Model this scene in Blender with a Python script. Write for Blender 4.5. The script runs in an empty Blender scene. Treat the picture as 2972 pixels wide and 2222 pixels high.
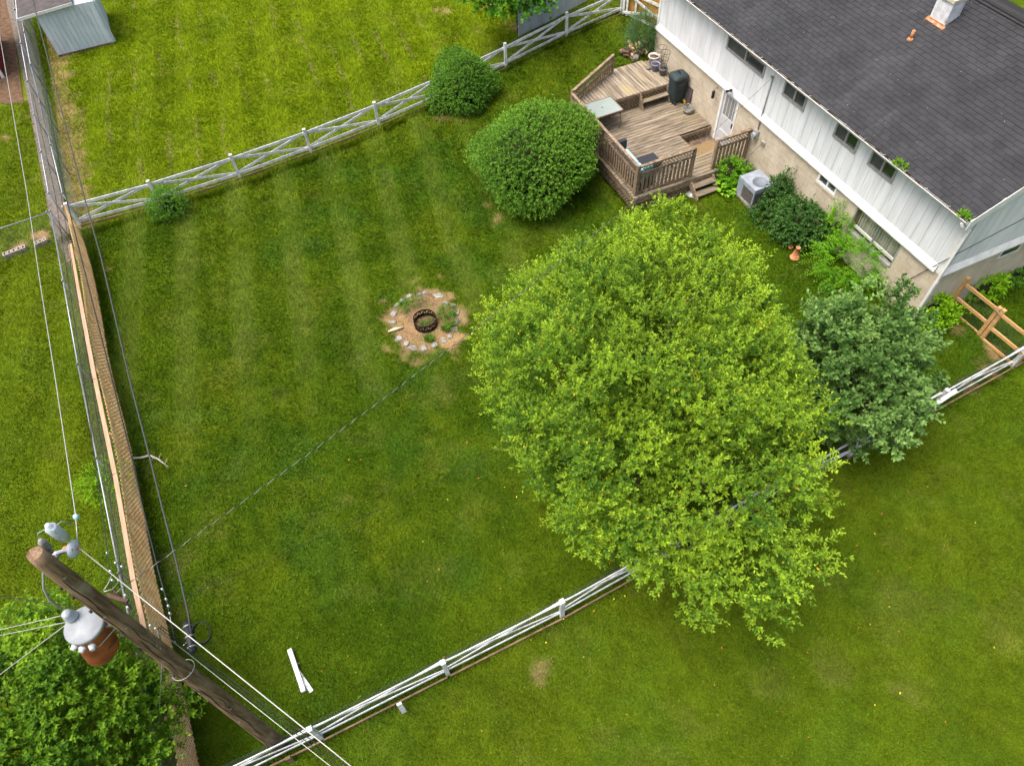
import bpy, bmesh, math, random
import numpy as np
from mathutils import Vector, Matrix
R_ = math.radians
scene = bpy.context.scene
col = scene.collection

# ------------------------------------------------------------------ camera
PITCH, ROLL, YAW = R_(54.4), R_(-3.75), R_(291.5)
CAM = Vector((7.36, -15.0, 15.6))
FPX, IW, IH = 2050.0, 2972.0, 2222.0
CF = Vector((math.sin(YAW)*math.cos(PITCH), math.cos(YAW)*math.cos(PITCH), -math.sin(PITCH)))
_r = CF.cross(Vector((0, 0, 1))).normalized(); _u = _r.cross(CF)
CR = _r*math.cos(ROLL) + _u*math.sin(ROLL)
CU = -_r*math.sin(ROLL) + _u*math.cos(ROLL)
cd = bpy.data.cameras.new('camera'); cam = bpy.data.objects.new('camera', cd); col.objects.link(cam)
cam.matrix_world = Matrix(((CR.x, CU.x, -CF.x, CAM.x), (CR.y, CU.y, -CF.y, CAM.y), (CR.z, CU.z, -CF.z, CAM.z), (0, 0, 0, 1)))
cd.sensor_fit = 'HORIZONTAL'; cd.sensor_width = 36.0; cd.lens = FPX/IW*36.0
cd.clip_start = 0.1; cd.clip_end = 2000
scene.camera = cam

# ------------------------------------------------------------------ sky, sun, exposure
SUN_DIR = Vector((-0.06, -0.40, 1.0)).normalized()          # towards the sun
world = bpy.data.worlds.new('World'); scene.world = world; world.use_nodes = True
wn = world.node_tree.nodes; wl = world.node_tree.links
bg = wn['Background']; sky = wn.new('ShaderNodeTexSky'); sky.sky_type = 'NISHITA'; sky.sun_disc = False
sky.sun_elevation = math.asin(SUN_DIR.z); sky.sun_rotation = math.atan2(SUN_DIR.x, SUN_DIR.y)
sky.air_density = 1.0; sky.dust_density = 8.0; sky.ozone_density = 1.0
wl.new(sky.outputs[0], bg.inputs[0]); bg.inputs[1].default_value = 0.15
sd = bpy.data.lights.new('sun', 'SUN'); sun = bpy.data.objects.new('sun', sd); col.objects.link(sun)
sd.energy = 1.5; sd.angle = R_(36); sd.color = (1.0, 0.98, 0.95)
sun.rotation_euler = (-SUN_DIR).to_track_quat('-Z', 'Y').to_euler(); sun.location = (0, 0, 40)
scene.view_settings.view_transform = 'Standard'; scene.view_settings.look = 'None'
scene.view_settings.gamma = 1.0; scene.view_settings.use_curve_mapping = False
scene.view_settings.exposure = 0.74
scene.cycles.max_bounces = 6; scene.cycles.transparent_max_bounces = 12
scene.cycles.diffuse_bounces = 3; scene.cycles.glossy_bounces = 3; scene.cycles.transmission_bounces = 6

# ------------------------------------------------------------------ terrain and survey helpers
def sst(t): t = min(1.0, max(0.0, t)); return t*t*(3-2*t)
def gz(x, y):
    """lawn height: falls 20 cm from the house, rises towards the far end of the house"""
    e = 0.55*sst((x+13.7)/.3)*sst((-7.76-x)/.12)*sst((y+4.34)/.12)*sst((.3-y)/.2)      # dug out under the deck
    return -0.2 + 0.2*sst((y+2.5)/2.5)*sst((3-x)/2) + 0.95*sst((-x-11)/3.4)*sst((y+13)/12) - e
def ray(u, v): return CF*FPX + CR*(u-IW/2) - CU*(v-IH/2)
def P(u, v, z): d = ray(u, v); return CAM + d*((z-CAM.z)/d.z)
def PY(u, v, Y=0.0): d = ray(u, v); return CAM + d*((Y-CAM.y)/d.y)
def PX(u, v, X=0.0): d = ray(u, v); return CAM + d*((X-CAM.x)/d.x)
def G(u, v, dz=0.0):
    """a surveyed point of the photograph taken onto the lawn"""
    z = 0.0
    for _ in range(12):
        p = P(u, v, z+dz); z = gz(p.x, p.y)
    return P(u, v, z+dz)

# ------------------------------------------------------------------ object helpers
def tag(o, label=None, cat=None, group=None, kind=None):
    if label: o['label'] = label
    if cat: o['category'] = cat
    if group: o['group'] = group
    if kind: o['kind'] = kind
    return o
def thing(name, loc, label, cat, group=None):
    o = bpy.data.objects.new(name, None); o.empty_display_size = 0.2; col.objects.link(o)
    o.location = loc
    return tag(o, label, cat, group)
def wloc(o):
    v = Vector((0, 0, 0))
    while o is not None: v = v + o.location; o = o.parent
    return v
def put(name, mesh, parent=None, loc=(0, 0, 0), rot=(0, 0, 0), scale=(1, 1, 1), mat=None):
    """link an object given in world coordinates under its parent (parents are never rotated)"""
    o = bpy.data.objects.new(name, mesh); col.objects.link(o)
    o.rotation_euler = rot; o.scale = scale
    if parent is not None:
        o.parent = parent; o.location = Vector(loc) - wloc(parent)
    else:
        o.location = loc
    if mat is not None and len(mesh.materials) == 0: mesh.materials.append(mat)
    return o
class MB:
    def __init__(s): s.v = []; s.f = []; s.sm = []
    def add(s, vs, fs, smooth=False):
        n = len(s.v); s.v += [tuple(p) for p in vs]
        for f in fs: s.f.append(tuple(i+n for i in f)); s.sm.append(smooth)
        return s
    def box(s, c, size, M=None):
        x, y, z = (a/2 for a in size); c = Vector(c)
        vs = [Vector((a*x, b*y, d*z)) for a in (-1, 1) for b in (-1, 1) for d in (-1, 1)]
        if M is not None: vs = [M @ v for v in vs]
        return s.add([v+c for v in vs], [(0, 1, 3, 2), (4, 6, 7, 5), (0, 4, 5, 1), (2, 3, 7, 6), (0, 2, 6, 4), (1, 5, 7, 3)])
    def b2(s, lo, hi):
        return s.box([(a+b)/2 for a, b in zip(lo, hi)], [abs(b-a) for a, b in zip(lo, hi)])
    def bar(s, p, q, w, h, up=(0, 0, 1)):
        """a beam from p to q, w wide across, h high along up"""
        p = Vector(p); q = Vector(q); d = (q-p); L = d.length; d.normalize()
        upv = Vector(up); sd_ = d.cross(upv)
        if sd_.length < 1e-4: sd_ = d.cross(Vector((1, 0, 0)))
        sd_.normalize(); u2 = sd_.cross(d)
        M = Matrix((d, sd_, u2)).transposed()
        return s.box((p+q)/2, (L, w, h), M)
    def tube(s, pts, r, n=8, cap=True):
        pts = [Vector(p) for p in pts]; rs = r if isinstance(r, (list, tuple)) else [r]*len(pts)
        vs = []; fs = []; prev = None
        for i, p in enumerate(pts):
            a = pts[max(0, i-1)]; b = pts[min(len(pts)-1, i+1)]
            d = (b-a)
            d = d.normalized() if d.length > 1e-9 else Vector((0, 0, 1))
            if prev is None:
                t = Vector((0, 0, 1)) if abs(d.z) < .9 else Vector((1, 0, 0)); e = d.cross(t).normalized()
            else:
                e = prev - d*prev.dot(d)
                e = e.normalized() if e.length > 1e-6 else d.cross(Vector((1, 0, 0))).normalized()
            prev = e; g = d.cross(e)
            for k in range(n):
                an = 2*math.pi*k/n; vs.append(p + (e*math.cos(an)+g*math.sin(an))*rs[i])
        for i in range(len(pts)-1):
            for k in range(n):
                a = i*n+k; b = i*n+(k+1) % n; fs.append((a, b, b+n, a+n))
        s.add(vs, fs, True)
        if cap:
            m = len(s.v)-len(vs)
            s.f.append(tuple(m+k for k in range(n))[::-1]); s.sm.append(False)
            s.f.append(tuple(m+(len(pts)-1)*n+k for k in range(n))); s.sm.append(False)
        return s
    def lathe(s, c, prof, n=20, smooth=True):
        c = Vector(c); vs = []; fs = []
        for (r, z) in prof:
            for k in range(n):
                a = 2*math.pi*k/n; vs.append(c+Vector((r*math.cos(a), r*math.sin(a), z)))
        for i in range(len(prof)-1):
            for k in range(n):
                a = i*n+k; b = i*n+(k+1) % n; fs.append((a, b, b+n, a+n))
        s.add(vs, fs, smooth)
        m = len(s.v)-len(vs)
        if prof[0][0] > 1e-6: s.f.append(tuple(m+k for k in range(n))[::-1]); s.sm.append(False)
        if prof[-1][0] > 1e-6: s.f.append(tuple(m+(len(prof)-1)*n+k for k in range(n))); s.sm.append(False)
        return s
    def prism(s, poly, z0, z1):
        n = len(poly)
        vs = [(x, y, z0) for x, y in poly]+[(x, y, z1) for x, y in poly]
        fs = [tuple(range(n))[::-1], tuple(range(n, 2*n))]+[(i, (i+1) % n, (i+1) % n+n, i+n) for i in range(n)]
        return s.add(vs, fs)
    def mesh(s, name, off=(0, 0, 0)):
        me = bpy.data.meshes.new(name); o = Vector(off)
        me.from_pydata([tuple(Vector(v)-o) for v in s.v], [], s.f)
        if any(s.sm): me.polygons.foreach_set('use_smooth', s.sm)
        me.update(); return me
    def build(s, name, mat, parent=None):
        xs = [v[0] for v in s.v]; ys = [v[1] for v in s.v]; zs = [v[2] for v in s.v]
        off = Vector(((min(xs)+max(xs))/2, (min(ys)+max(ys))/2, min(zs)))
        me = s.mesh(name, off); me.materials.append(mat)
        return put(name, me, parent, off)
def box(name, mat, parent, lo, hi): return MB().b2(lo, hi).build(name, mat, parent)
def bar(name, mat, parent, p, q, w, h, up=(0, 0, 1)): return MB().bar(p, q, w, h, up).build(name, mat, parent)
def np_mesh(name, V, F, mat, attrs=None):
    """fast mesh from arrays; F is n x 3 or n x 4"""
    me = bpy.data.meshes.new(name); k = F.shape[1]
    me.vertices.add(len(V)); me.vertices.foreach_set('co', V.astype(np.float32).ravel())
    me.loops.add(F.size); me.loops.foreach_set('vertex_index', F.astype(np.int32).ravel())
    me.polygons.add(len(F)); me.polygons.foreach_set('loop_start', np.arange(0, F.size, k, dtype=np.int32))
    for an, A in (attrs or {}).items():
        a = me.attributes.new(an, 'FLOAT_COLOR', 'POINT')
        a.data.foreach_set('color', np.concatenate([A, np.ones((len(A), 1))], 1).astype(np.float32).ravel())
    me.update(calc_edges=True); me.validate(); me.materials.append(mat); return me

# ------------------------------------------------------------------ materials
def srgb(*c):
    return tuple(((v/255.0)/12.92 if v/255.0 <= 0.04045 else ((v/255.0+0.055)/1.055)**2.4) for v in c)
def mat(name, c1, c2=None, scale=3.0, stretch=(1, 1, 1), rough=0.8, bump=0.0, bscale=60.0, rnd=0.0, metal=0.0,
        spec=0.3, lo=0.35, hi=0.65, coords='pos', c3=None, s3=1.0, t3=(0.6, 0.75), st3=(1, 1, 1), detail=5, isl=0.0, trans=0.0, bstretch=None, rotz=0.0):
    m = bpy.data.materials.new(name); m.use_nodes = True; n = m.node_tree.nodes; l = m.node_tree.links
    b = n['Principled BSDF']; b.inputs['Roughness'].default_value = rough; b.inputs['Metallic'].default_value = metal
    b.inputs['Specular IOR Level'].default_value = spec
    if coords == 'pos': src = n.new('ShaderNodeNewGeometry').outputs['Position']
    else: src = n.new('ShaderNodeTexCoord').outputs['Object']
    def mapped(st):
        mp = n.new('ShaderNodeMapping'); mp.inputs['Scale'].default_value = st; mp.inputs['Rotation'].default_value = (0, 0, rotz)
        l.new(src, mp.inputs[0]); return mp.outputs[0]
    def noise(sc, st, det=detail):
        t = n.new('ShaderNodeTexNoise'); t.inputs['Scale'].default_value = sc; t.inputs['Detail'].default_value = det
        t.inputs['Roughness'].default_value = 0.62; l.new(mapped(st), t.inputs['Vector']); return t.outputs['Fac']
    def ramp(f, a, bb):
        r = n.new('ShaderNodeMapRange'); r.inputs['From Min'].default_value = a; r.inputs['From Max'].default_value = bb
        r.interpolation_type = 'SMOOTHSTEP'; l.new(f, r.inputs['Value']); return r.outputs['Result']
    def mix(f, a, bb):
        x = n.new('ShaderNodeMix'); x.data_type = 'RGBA'; l.new(f, x.inputs['Factor'])
        for sk, v in ((x.inputs['A'], a), (x.inputs['B'], bb)):
            if isinstance(v, tuple): sk.default_value = (*v, 1)
            else: l.new(v, sk)
        return x.outputs['Result']
    c = None
    if c2 is not None: c = mix(ramp(noise(scale, stretch), lo, hi), c1, c2)
    if c3 is not None: c = mix(ramp(noise(s3, st3), *t3), c if c is not None else c1, c3)
    def vary(c, fac, amt):
        hs = n.new('ShaderNodeHueSaturation')
        mr = n.new('ShaderNodeMapRange'); mr.inputs['To Min'].default_value = 1-amt; mr.inputs['To Max'].default_value = 1+amt
        l.new(fac, mr.inputs['Value']); l.new(mr.outputs[0], hs.inputs['Value'])
        if isinstance(c, tuple): hs.inputs['Color'].default_value = (*c, 1)
        else: l.new(c, hs.inputs['Color'])
        return hs.outputs[0]
    if rnd: c = vary(c if c is not None else c1, n.new('ShaderNodeObjectInfo').outputs['Random'], rnd)
    if isl: c = vary(c if c is not None else c1, n.new('ShaderNodeNewGeometry').outputs['Random Per Island'], isl)
    if c is None: b.inputs['Base Color'].default_value = (*c1, 1)
    else: l.new(c, b.inputs['Base Color'])
    if bump:
        bp = n.new('ShaderNodeBump'); bp.inputs['Strength'].default_value = 1.0; bp.inputs['Distance'].default_value = bump
        l.new(noise(bscale, bstretch or stretch, 3), bp.inputs['Height']); l.new(bp.outputs[0], b.inputs['Normal'])
    if trans:
        t = n.new('ShaderNodeBsdfTranslucent'); ms = n.new('ShaderNodeMixShader'); ms.inputs[0].default_value = trans
        if c is None: t.inputs['Color'].default_value = (*c1, 1)
        else: l.new(c, t.inputs['Color'])
        out = n['Material Output']; l.new(b.outputs[0], ms.inputs[1]); l.new(t.outputs[0], ms.inputs[2]); l.new(ms.outputs[0], out.inputs[0])
    return m
def leafmat(name, ca, cb, cc=None, trans=0.3, rough=0.58, pc=0.9):
    """leaf colour varies from leaf to leaf (ca..cb, a few cc) and slowly through the crown"""
    m = bpy.data.materials.new(name); m.use_nodes = True; n = m.node_tree.nodes; l = m.node_tree.links
    b = n['Principled BSDF']; b.inputs['Roughness'].default_value = rough; b.inputs['Specular IOR Level'].default_value = 0.22
    at = n.new('ShaderNodeAttribute'); at.attribute_name = 'tint'
    geo = n.new('ShaderNodeNewGeometry')
    mx = n.new('ShaderNodeMix'); mx.data_type = 'RGBA'; mx.inputs['A'].default_value = (*ca, 1); mx.inputs['B'].default_value = (*cb, 1)
    l.new(at.outputs['Fac'], mx.inputs['Factor'])
    c = mx.outputs['Result']
    if cc:
        gt = n.new('ShaderNodeMath'); gt.operation = 'GREATER_THAN'; gt.inputs[1].default_value = pc
        l.new(geo.outputs['Random Per Island'], gt.inputs[0])
        m2 = n.new('ShaderNodeMix'); m2.data_type = 'RGBA'; l.new(gt.outputs[0], m2.inputs['Factor']); l.new(c, m2.inputs['A']); m2.inputs['B'].default_value = (*cc, 1); c = m2.outputs['Result']
    hs = n.new('ShaderNodeHueSaturation'); mr = n.new('ShaderNodeMapRange'); mr.inputs['To Min'].default_value = .75; mr.inputs['To Max'].default_value = 1.25
    l.new(geo.outputs['Random Per Island'], mr.inputs['Value']); l.new(mr.outputs[0], hs.inputs['Value']); l.new(c, hs.inputs['Color']); c = hs.outputs[0]
    l.new(c, b.inputs['Base Color'])
    t = n.new('ShaderNodeBsdfTranslucent'); l.new(c, t.inputs['Color']); ms = n.new('ShaderNodeMixShader'); ms.inputs[0].default_value = trans
    l.new(b.outputs[0], ms.inputs[1]); l.new(t.outputs[0], ms.inputs[2]); l.new(ms.outputs[0], n['Material Output'].inputs[0])
    return m
def attrmat(name, rough=0.85, trans=0.0, nscale=0.0, namt=0.25):
    m = bpy.data.materials.new(name); m.use_nodes = True; n = m.node_tree.nodes; l = m.node_tree.links
    b = n['Principled BSDF']; b.inputs['Roughness'].default_value = rough; b.inputs['Specular IOR Level'].default_value = 0.05
    at = n.new('ShaderNodeAttribute'); at.attribute_name = 'tint'; c = at.outputs['Color']
    if nscale:
        geo = n.new('ShaderNodeNewGeometry'); tn = n.new('ShaderNodeTexNoise'); tn.inputs['Scale'].default_value = nscale; tn.inputs['Detail'].default_value = 6
        tn.inputs['Roughness'].default_value = .7
        l.new(geo.outputs['Position'], tn.inputs['Vector'])
        mr = n.new('ShaderNodeMapRange'); mr.inputs['From Min'].default_value = .3; mr.inputs['From Max'].default_value = .7; mr.inputs['To Min'].default_value = 1-namt; mr.inputs['To Max'].default_value = 1+namt
        hs = n.new('ShaderNodeHueSaturation'); l.new(tn.outputs['Fac'], mr.inputs['Value']); l.new(mr.outputs[0], hs.inputs['Value']); l.new(c, hs.inputs['Color']); c = hs.outputs[0]
        bp = n.new('ShaderNodeBump'); bp.inputs['Distance'].default_value = 0.03; l.new(tn.outputs['Fac'], bp.inputs['Height']); l.new(bp.outputs[0], b.inputs['Normal'])
    l.new(c, b.inputs['Base Color'])
    if trans:
        t = n.new('ShaderNodeBsdfTranslucent'); l.new(c, t.inputs['Color']); ms = n.new('ShaderNodeMixShader'); ms.inputs[0].default_value = trans
        l.new(b.outputs[0], ms.inputs[1]); l.new(t.outputs[0], ms.inputs[2]); l.new(ms.outputs[0], n['Material Output'].inputs[0])
    return m
def glass(name, tint=(0.05, 0.06, 0.06), rough=0.03):
    m = bpy.data.materials.new(name); m.use_nodes = True; b = m.node_tree.nodes['Principled BSDF']
    b.inputs['Base Color'].default_value = (*tint, 1); b.inputs['Roughness'].default_value = rough; b.inputs['Specular IOR Level'].default_value = 0.8
    b.inputs['Coat Weight'].default_value = 0.5
    return m

MT = dict(
    block=mat('painted block', srgb(200, 189, 168), srgb(186, 173, 151), scale=2.0, rough=.9, bump=.002, bscale=120, rnd=.035),
    mortar=mat('mortar', srgb(214, 198, 168), srgb(198, 182, 150), scale=6, rough=.95),
    siding=mat('white siding', srgb(228, 231, 234), srgb(214, 218, 220), scale=1.2, stretch=(3, 3, .5), rough=.6, rnd=.03, c3=srgb(196, 200, 198), s3=1.0, t3=(.52, .75), st3=(6, 6, .5)),
    trim=mat('white trim', srgb(232, 233, 232), srgb(215, 216, 212), scale=3, rough=.55),
    shingle=mat('asphalt shingle', srgb(50, 51, 53), srgb(59, 60, 62), scale=1.3, rough=.92, bump=.003, bscale=220, rnd=.1, c3=srgb(68, 69, 72), s3=1.0, t3=(.52, .8), st3=(1.5, .28, .28)),
    roofdark=mat('roof edge', srgb(44, 42, 42), rough=.9),
    metal=mat('grey aluminium', srgb(178, 178, 174), srgb(156, 157, 155), scale=8, rough=.45, metal=.3),
    galv=mat('galvanised steel', srgb(176, 182, 186), srgb(140, 146, 150), scale=30, rough=.4, metal=.55),
    deck_y=mat('weathered deck boards', srgb(146, 135, 117), srgb(101, 89, 74), scale=1.0, stretch=(14, 1.4, 14), rough=.88, bump=.003, bscale=1, bstretch=(90, 6, 90), rnd=.14, c3=srgb(130, 118, 94), s3=1.1, t3=(.5, .7)),
    deck_x=mat('weathered cross boards', srgb(158, 147, 129), srgb(116, 104, 88), scale=1.0, stretch=(1.4, 14, 14), rough=.88, bump=.003, bscale=1, bstretch=(6, 90, 90), rnd=.14, c3=srgb(154, 140, 108), s3=1.1, t3=(.5, .7)),
    deck_d=mat('weathered rail wood', srgb(150, 132, 110), srgb(110, 92, 74), scale=3, stretch=(2, 2, 6), rough=.88, rnd=.12, bump=.002, bscale=60),
    newwood=mat('new treated pine', srgb(206, 166, 112), srgb(182, 138, 86), scale=2, stretch=(1, 8, 8), rough=.75, rnd=.06),
    lattwood=mat('tan lath', srgb(255, 220, 166), srgb(242, 192, 132), scale=5, rough=.8, rnd=.12),
    plank=mat('pink pine plank', srgb(186, 152, 126), srgb(164, 132, 106), scale=2, stretch=(1, 12, 12), rough=.75, rnd=.04),
    fence=mat('white fence paint', srgb(234, 236, 236), srgb(196, 198, 196), scale=5, stretch=(1, 1, 1), rough=.7, rnd=.05, c3=srgb(182, 176, 162), s3=7, t3=(.58, .74)),
    kick=mat('brown kick board', srgb(140, 118, 90), srgb(108, 92, 68), scale=4, rough=.9, rnd=.1),
    wire=mat('dull wire', srgb(92, 100, 96), rough=.6, metal=.3),
    dark=mat('black plastic', srgb(40, 42, 44), rough=.5),
    rattan=mat('dark rattan', srgb(42, 44, 50), srgb(56, 58, 64), scale=60, rough=.7),
    cushion=mat('pale blue cushion', srgb(176, 220, 228), srgb(150, 200, 212), scale=6, rough=.9),
    teal=mat('teal cushion', srgb(108, 170, 172), rough=.9),
    bin=mat('dark green plastic', srgb(40, 52, 54), srgb(50, 62, 64), scale=4, rough=.45),
    bark=mat('bark', srgb(92, 76, 60), srgb(62, 50, 40), scale=8, stretch=(2, 2, .5), rough=.95, bump=.01, bscale=30),
    pole=mat('weathered pole', srgb(152, 126, 100), srgb(104, 80, 62), scale=3, stretch=(5, 5, .5), rough=.92, bump=.02, bscale=9, bstretch=(7, 7, .35), c3=srgb(164, 148, 124), s3=2, t3=(.55, .75)),
    soil=mat('bare soil', srgb(112, 88, 66), srgb(86, 68, 52), scale=5, rough=1, bump=.02, bscale=14),
    stone=mat('field stone', srgb(150, 148, 140), srgb(104, 102, 96), scale=7, rough=.95, bump=.01, bscale=18, rnd=.18),
    terracotta=mat('terracotta', srgb(190, 118, 78), srgb(208, 144, 104), scale=6, rough=.9),
    rust=mat('rusted steel', srgb(190, 104, 62), srgb(150, 78, 50), scale=5, rough=.85, c3=srgb(206, 176, 158), s3=2.6, t3=(.54, .68)),
    grey=mat('light grey paint', srgb(152, 158, 162), srgb(136, 142, 146), scale=5, rough=.5),
    porcelain=mat('glazed porcelain', srgb(190, 198, 206), rough=.25),
    cable=mat('black cable', srgb(40, 42, 44), rough=.6),
    wirebright=mat('bright conductor', srgb(176, 176, 170), rough=.4, metal=.3),
    iron=mat('blackened iron', srgb(26, 24, 24), rough=.6, metal=.2),
    glassd=glass('dark window glass'),
    glassg=glass('glass tinted with grass reflection', (0.035, 0.06, 0.03)),  # green of the mirrored lawn is put into the base colour
    curtain=mat('pale curtain', srgb(196, 194, 182), srgb(150, 148, 138), scale=1, stretch=(40, 1, .3), rough=.9),
    brownframe=mat('brown frame', srgb(104, 78, 60), rough=.8),
    red=mat('red barn paint', srgb(140, 40, 32), srgb(120, 34, 28), scale=6, rough=.8),
)
def clearglass(name):
    m = bpy.data.materials.new(name); m.use_nodes = True; n = m.node_tree.nodes; l = m.node_tree.links
    g = n.new('ShaderNodeBsdfGlossy'); g.inputs['Roughness'].default_value = .03; t = n.new('ShaderNodeBsdfTransparent'); ms = n.new('ShaderNodeMixShader')
    ms.inputs[0].default_value = .10
    l.new(t.outputs[0], ms.inputs[1]); l.new(g.outputs[0], ms.inputs[2]); l.new(ms.outputs[0], n['Material Output'].inputs[0]); return m
MT['glassclear'] = clearglass('clear pane')
# ------------------------------------------------------------------ lawn: one sheet to the horizon, with real blades on it
rng = np.random.default_rng(7)
def vnoise(x, y, sc, seed):
    x = np.asarray(x)/sc; y = np.asarray(y)/sc
    xi = np.floor(x).astype(np.int64); yi = np.floor(y).astype(np.int64); fx = x-xi; fy = y-yi
    fx = fx*fx*(3-2*fx); fy = fy*fy*(3-2*fy)
    def h(a, b):
        n = (a*374761393 + b*668265263 + seed*1442695041) & 0x7fffffff
        n = ((n ^ (n >> 13))*1274126177) & 0x7fffffff
        return ((n ^ (n >> 16)) & 0xffff)/65535.0
    return (h(xi, yi)*(1-fx)+h(xi+1, yi)*fx)*(1-fy)+(h(xi, yi+1)*(1-fx)+h(xi+1, yi+1)*fx)*fy
def fbm(x, y, sc, seed, o=4):
    t = 0; a = .5; n = 0
    for i in range(o): t = t+a*vnoise(x, y, sc/2**i, seed+i*17); n += a; a *= .55
    return t/n
def nsst(t): t = np.clip(t, 0, 1); return t*t*(3-2*t)
def ngz(x, y): return -0.2 + 0.2*nsst((y+2.5)/2.5)*nsst((3-x)/2) + 0.95*nsst((-x-11)/3.4)*nsst((y+13)/12) - .55*nsst((x+13.7)/.3)*nsst((-7.76-x)/.12)*nsst((y+4.34)/.12)*nsst((.3-y)/.2)
def far_fence_x(y): return np.interp(y, [-30, -21, -15.8, -10.5, -4.7, -1.5, 1.4, 10], [-15.3, -15.1, -15.15, -15.7, -16.4, -16.9, -17.4, -19])
def near_fence_x(y): return np.interp(y, [-30, -18, -12.5, -7, 1.5, 10], [3.3, 3.22, 3.1, 2.75, 2.3, 2.0])
PIT = G(1233, 931)
# dry or bare spots surveyed in the photograph: (u, v, radius m, strength)
SPOTS = [(313, 782, .14, 1.0), (292, 920, .2, .5), (1565, 1945, .30, .7), (2780, 960, .35, .95), (2730, 945, .22, .7), (2885, 1030, .38, 1.0), (2865, 1075, .3, .9),
         (2810, 1120, .3, .7), (1000, 1450, .4, .4), (500, 1790, .6, .35), (520, 1640, .5, .45), (430, 1150, .35, .35), (420, 1360, .3, .4), (455, 1610, .35, .5),
         (1405, 600, .32, .95), (1440, 640, .3, .7), (1300, 335, .5, .7), (1340, 345, .4, .6), (1290, 35, .35, .9), (1262, 30, .2, .8), (1275, 120, .6, .35), (1170, 110, .5, .3),
         (120, 680, .45, 1.0), (60, 712, .4, .9), (145, 650, .3, .9), (1500, 70, .6, .9), (1440, 5, .6, .8), (500, 405, .3, .6), (490, 435, .25, .5), (160, 255, .4, .5), (170, 395, .5, .6), (185, 520, .35, .6), (65, 290, .5, .6), (75, 340, .5, .5), (110, 520, .4, .5), (15, 400, .3, .7),
         (2440, 840, .35, .6), (2500, 870, .3, .5), (1500, 1650, .5, .3), (2250, 1990, .6, .3), (2630, 2010, .6, .45), (2930, 1850, .8, .3), (2020, 600, .3, .4), (2050, 640, .4, .35),
         (1030, 1040, .5, .35), (1090, 1120, .5, .3), (1280, 1130, .6, .35), (1180, 1130, .5, .3), (880, 1060, .5, .25), (600, 1700, .5, .25), (2600, 1760, .9, .25), (2420, 1930, .7, .35)]
SPOTW = [(G(u, v), r, s) for u, v, r, s in SPOTS]
def lawn_tint(x, y):
    n1 = fbm(x, y, 3.2, 3); n2 = fbm(x, y, 0.9, 11); n3 = fbm(x, y, .25, 23, 3); n4 = fbm(x, y, 1.7, 41)
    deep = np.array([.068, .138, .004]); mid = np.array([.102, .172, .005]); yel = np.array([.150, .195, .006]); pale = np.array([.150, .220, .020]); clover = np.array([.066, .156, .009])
    def mx(c, d, f): return c+(d-c)*np.clip(f, 0, 1)[:, None]
    c = np.repeat(deep[None], len(x), 0)
    c = mx(c, mid, nsst((n1*.6+n2*.4-.32)/.3))
    c = mx(c, yel, nsst((n4*.7+n3*.3-.5)/.25)*.4)
    c = mx(c, clover, nsst((fbm(x, y, 1.3, 61)-.52)/.2)*.6)
    nb = nsst((far_fence_x(y)-x+.15)/.5)*(y > -21.6)                 # the neighbour's brighter lawn
    c = c*(1+.0*nb[:, None]); c = mx(c, np.array([.195, .275, .004]), nb*(.45+.5*n2))
    lf = nsst((-21.7-y)/.3); c = mx(c, np.array([.150, .215, .006]), lf*(.35+.5*n1))
    nr = nsst((x-near_fence_x(y))/.4); c = mx(c, np.array([.098, .150, .005]), nr*(.35+.4*n4))
    yard = (1-nb)*(1-lf)*(1-nr)
    # mowing passes: light off bent blades painted as pale bands, plus dried wheel tracks
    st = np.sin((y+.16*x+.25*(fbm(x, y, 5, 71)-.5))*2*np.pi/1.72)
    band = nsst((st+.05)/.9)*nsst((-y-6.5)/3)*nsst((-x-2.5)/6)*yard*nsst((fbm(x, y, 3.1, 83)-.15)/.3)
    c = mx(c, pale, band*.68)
    st2 = np.sin((y+.1*x+.6*(fbm(x, y, 4, 77)-.5))*2*np.pi/1.0)
    c = mx(c, np.array([.26, .25, .06]), nb*nsst((st2-.93)/.07)*nsst((fbm(x, y, 1.6, 79)-.45)/.2)*.8)
    # dry clippings and bare soil
    dry = np.zeros(len(x)); wob = (fbm(x, y, .35, 91)-.5)
    for p, r, s in SPOTW:
        d = np.hypot(x-p.x, y-p.y)/r; dry = np.maximum(dry, s*(.3+.7*(s > .65))*nsst((1.05-d+1.9*wob)/1.0))
    d = np.hypot((x-PIT.x)*.95, y-PIT.y); ring = nsst((1.42-d+1.9*wob+.5*(fbm(x, y, 1.1, 97)-.5))/.45); dry = np.maximum(dry, ring)
    dry = np.maximum(dry, .05*nsst((fbm(x, y, .8, 101)-.58)/.14))
    dry = np.maximum(dry, .6*nb*nsst((y+22.4)/.2)*nsst((-20.6-y+wob)/.5))
    straw = np.array([.44, .30, .115]); earth = np.array([.235, .165, .082])
    sc = straw[None]*(.7+.5*n3[:, None]); sc = sc+(earth-sc)*(nsst((fbm(x, y, .4, 113)-.52)/.2)*.5)[:, None]
    c = c+(sc-c)*(dry*(.62+.38*nsst((fbm(x, y, .3, 117)-.3)/.3)))[:, None]
    c = c*(np.array([.93, .90, 1.2])[None]*(1+.12*nb[:, None]+.16*lf[:, None]+.18*nr[:, None]))
    return np.clip(c*(.74+.52*n3[:, None])*(.90+.2*n2[:, None]), .003, 1), dry
def axis(lo, hi, step, far):
    a = np.arange(lo, hi+1e-6, step); g = [1.5, 4, 9, 20, 45, 100, 220, 420]
    return np.concatenate([[lo-k for k in g[::-1]], a, [hi+k for k in g]])
gx = axis(-36, 11, .16, 0); gy = axis(-27, 19, .16, 0)
XX, YY = np.meshgrid(gx, gy, indexing='ij'); fx_, fy_ = XX.ravel(), YY.ravel()
tintg, dryg = lawn_tint(fx_, fy_)
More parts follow.
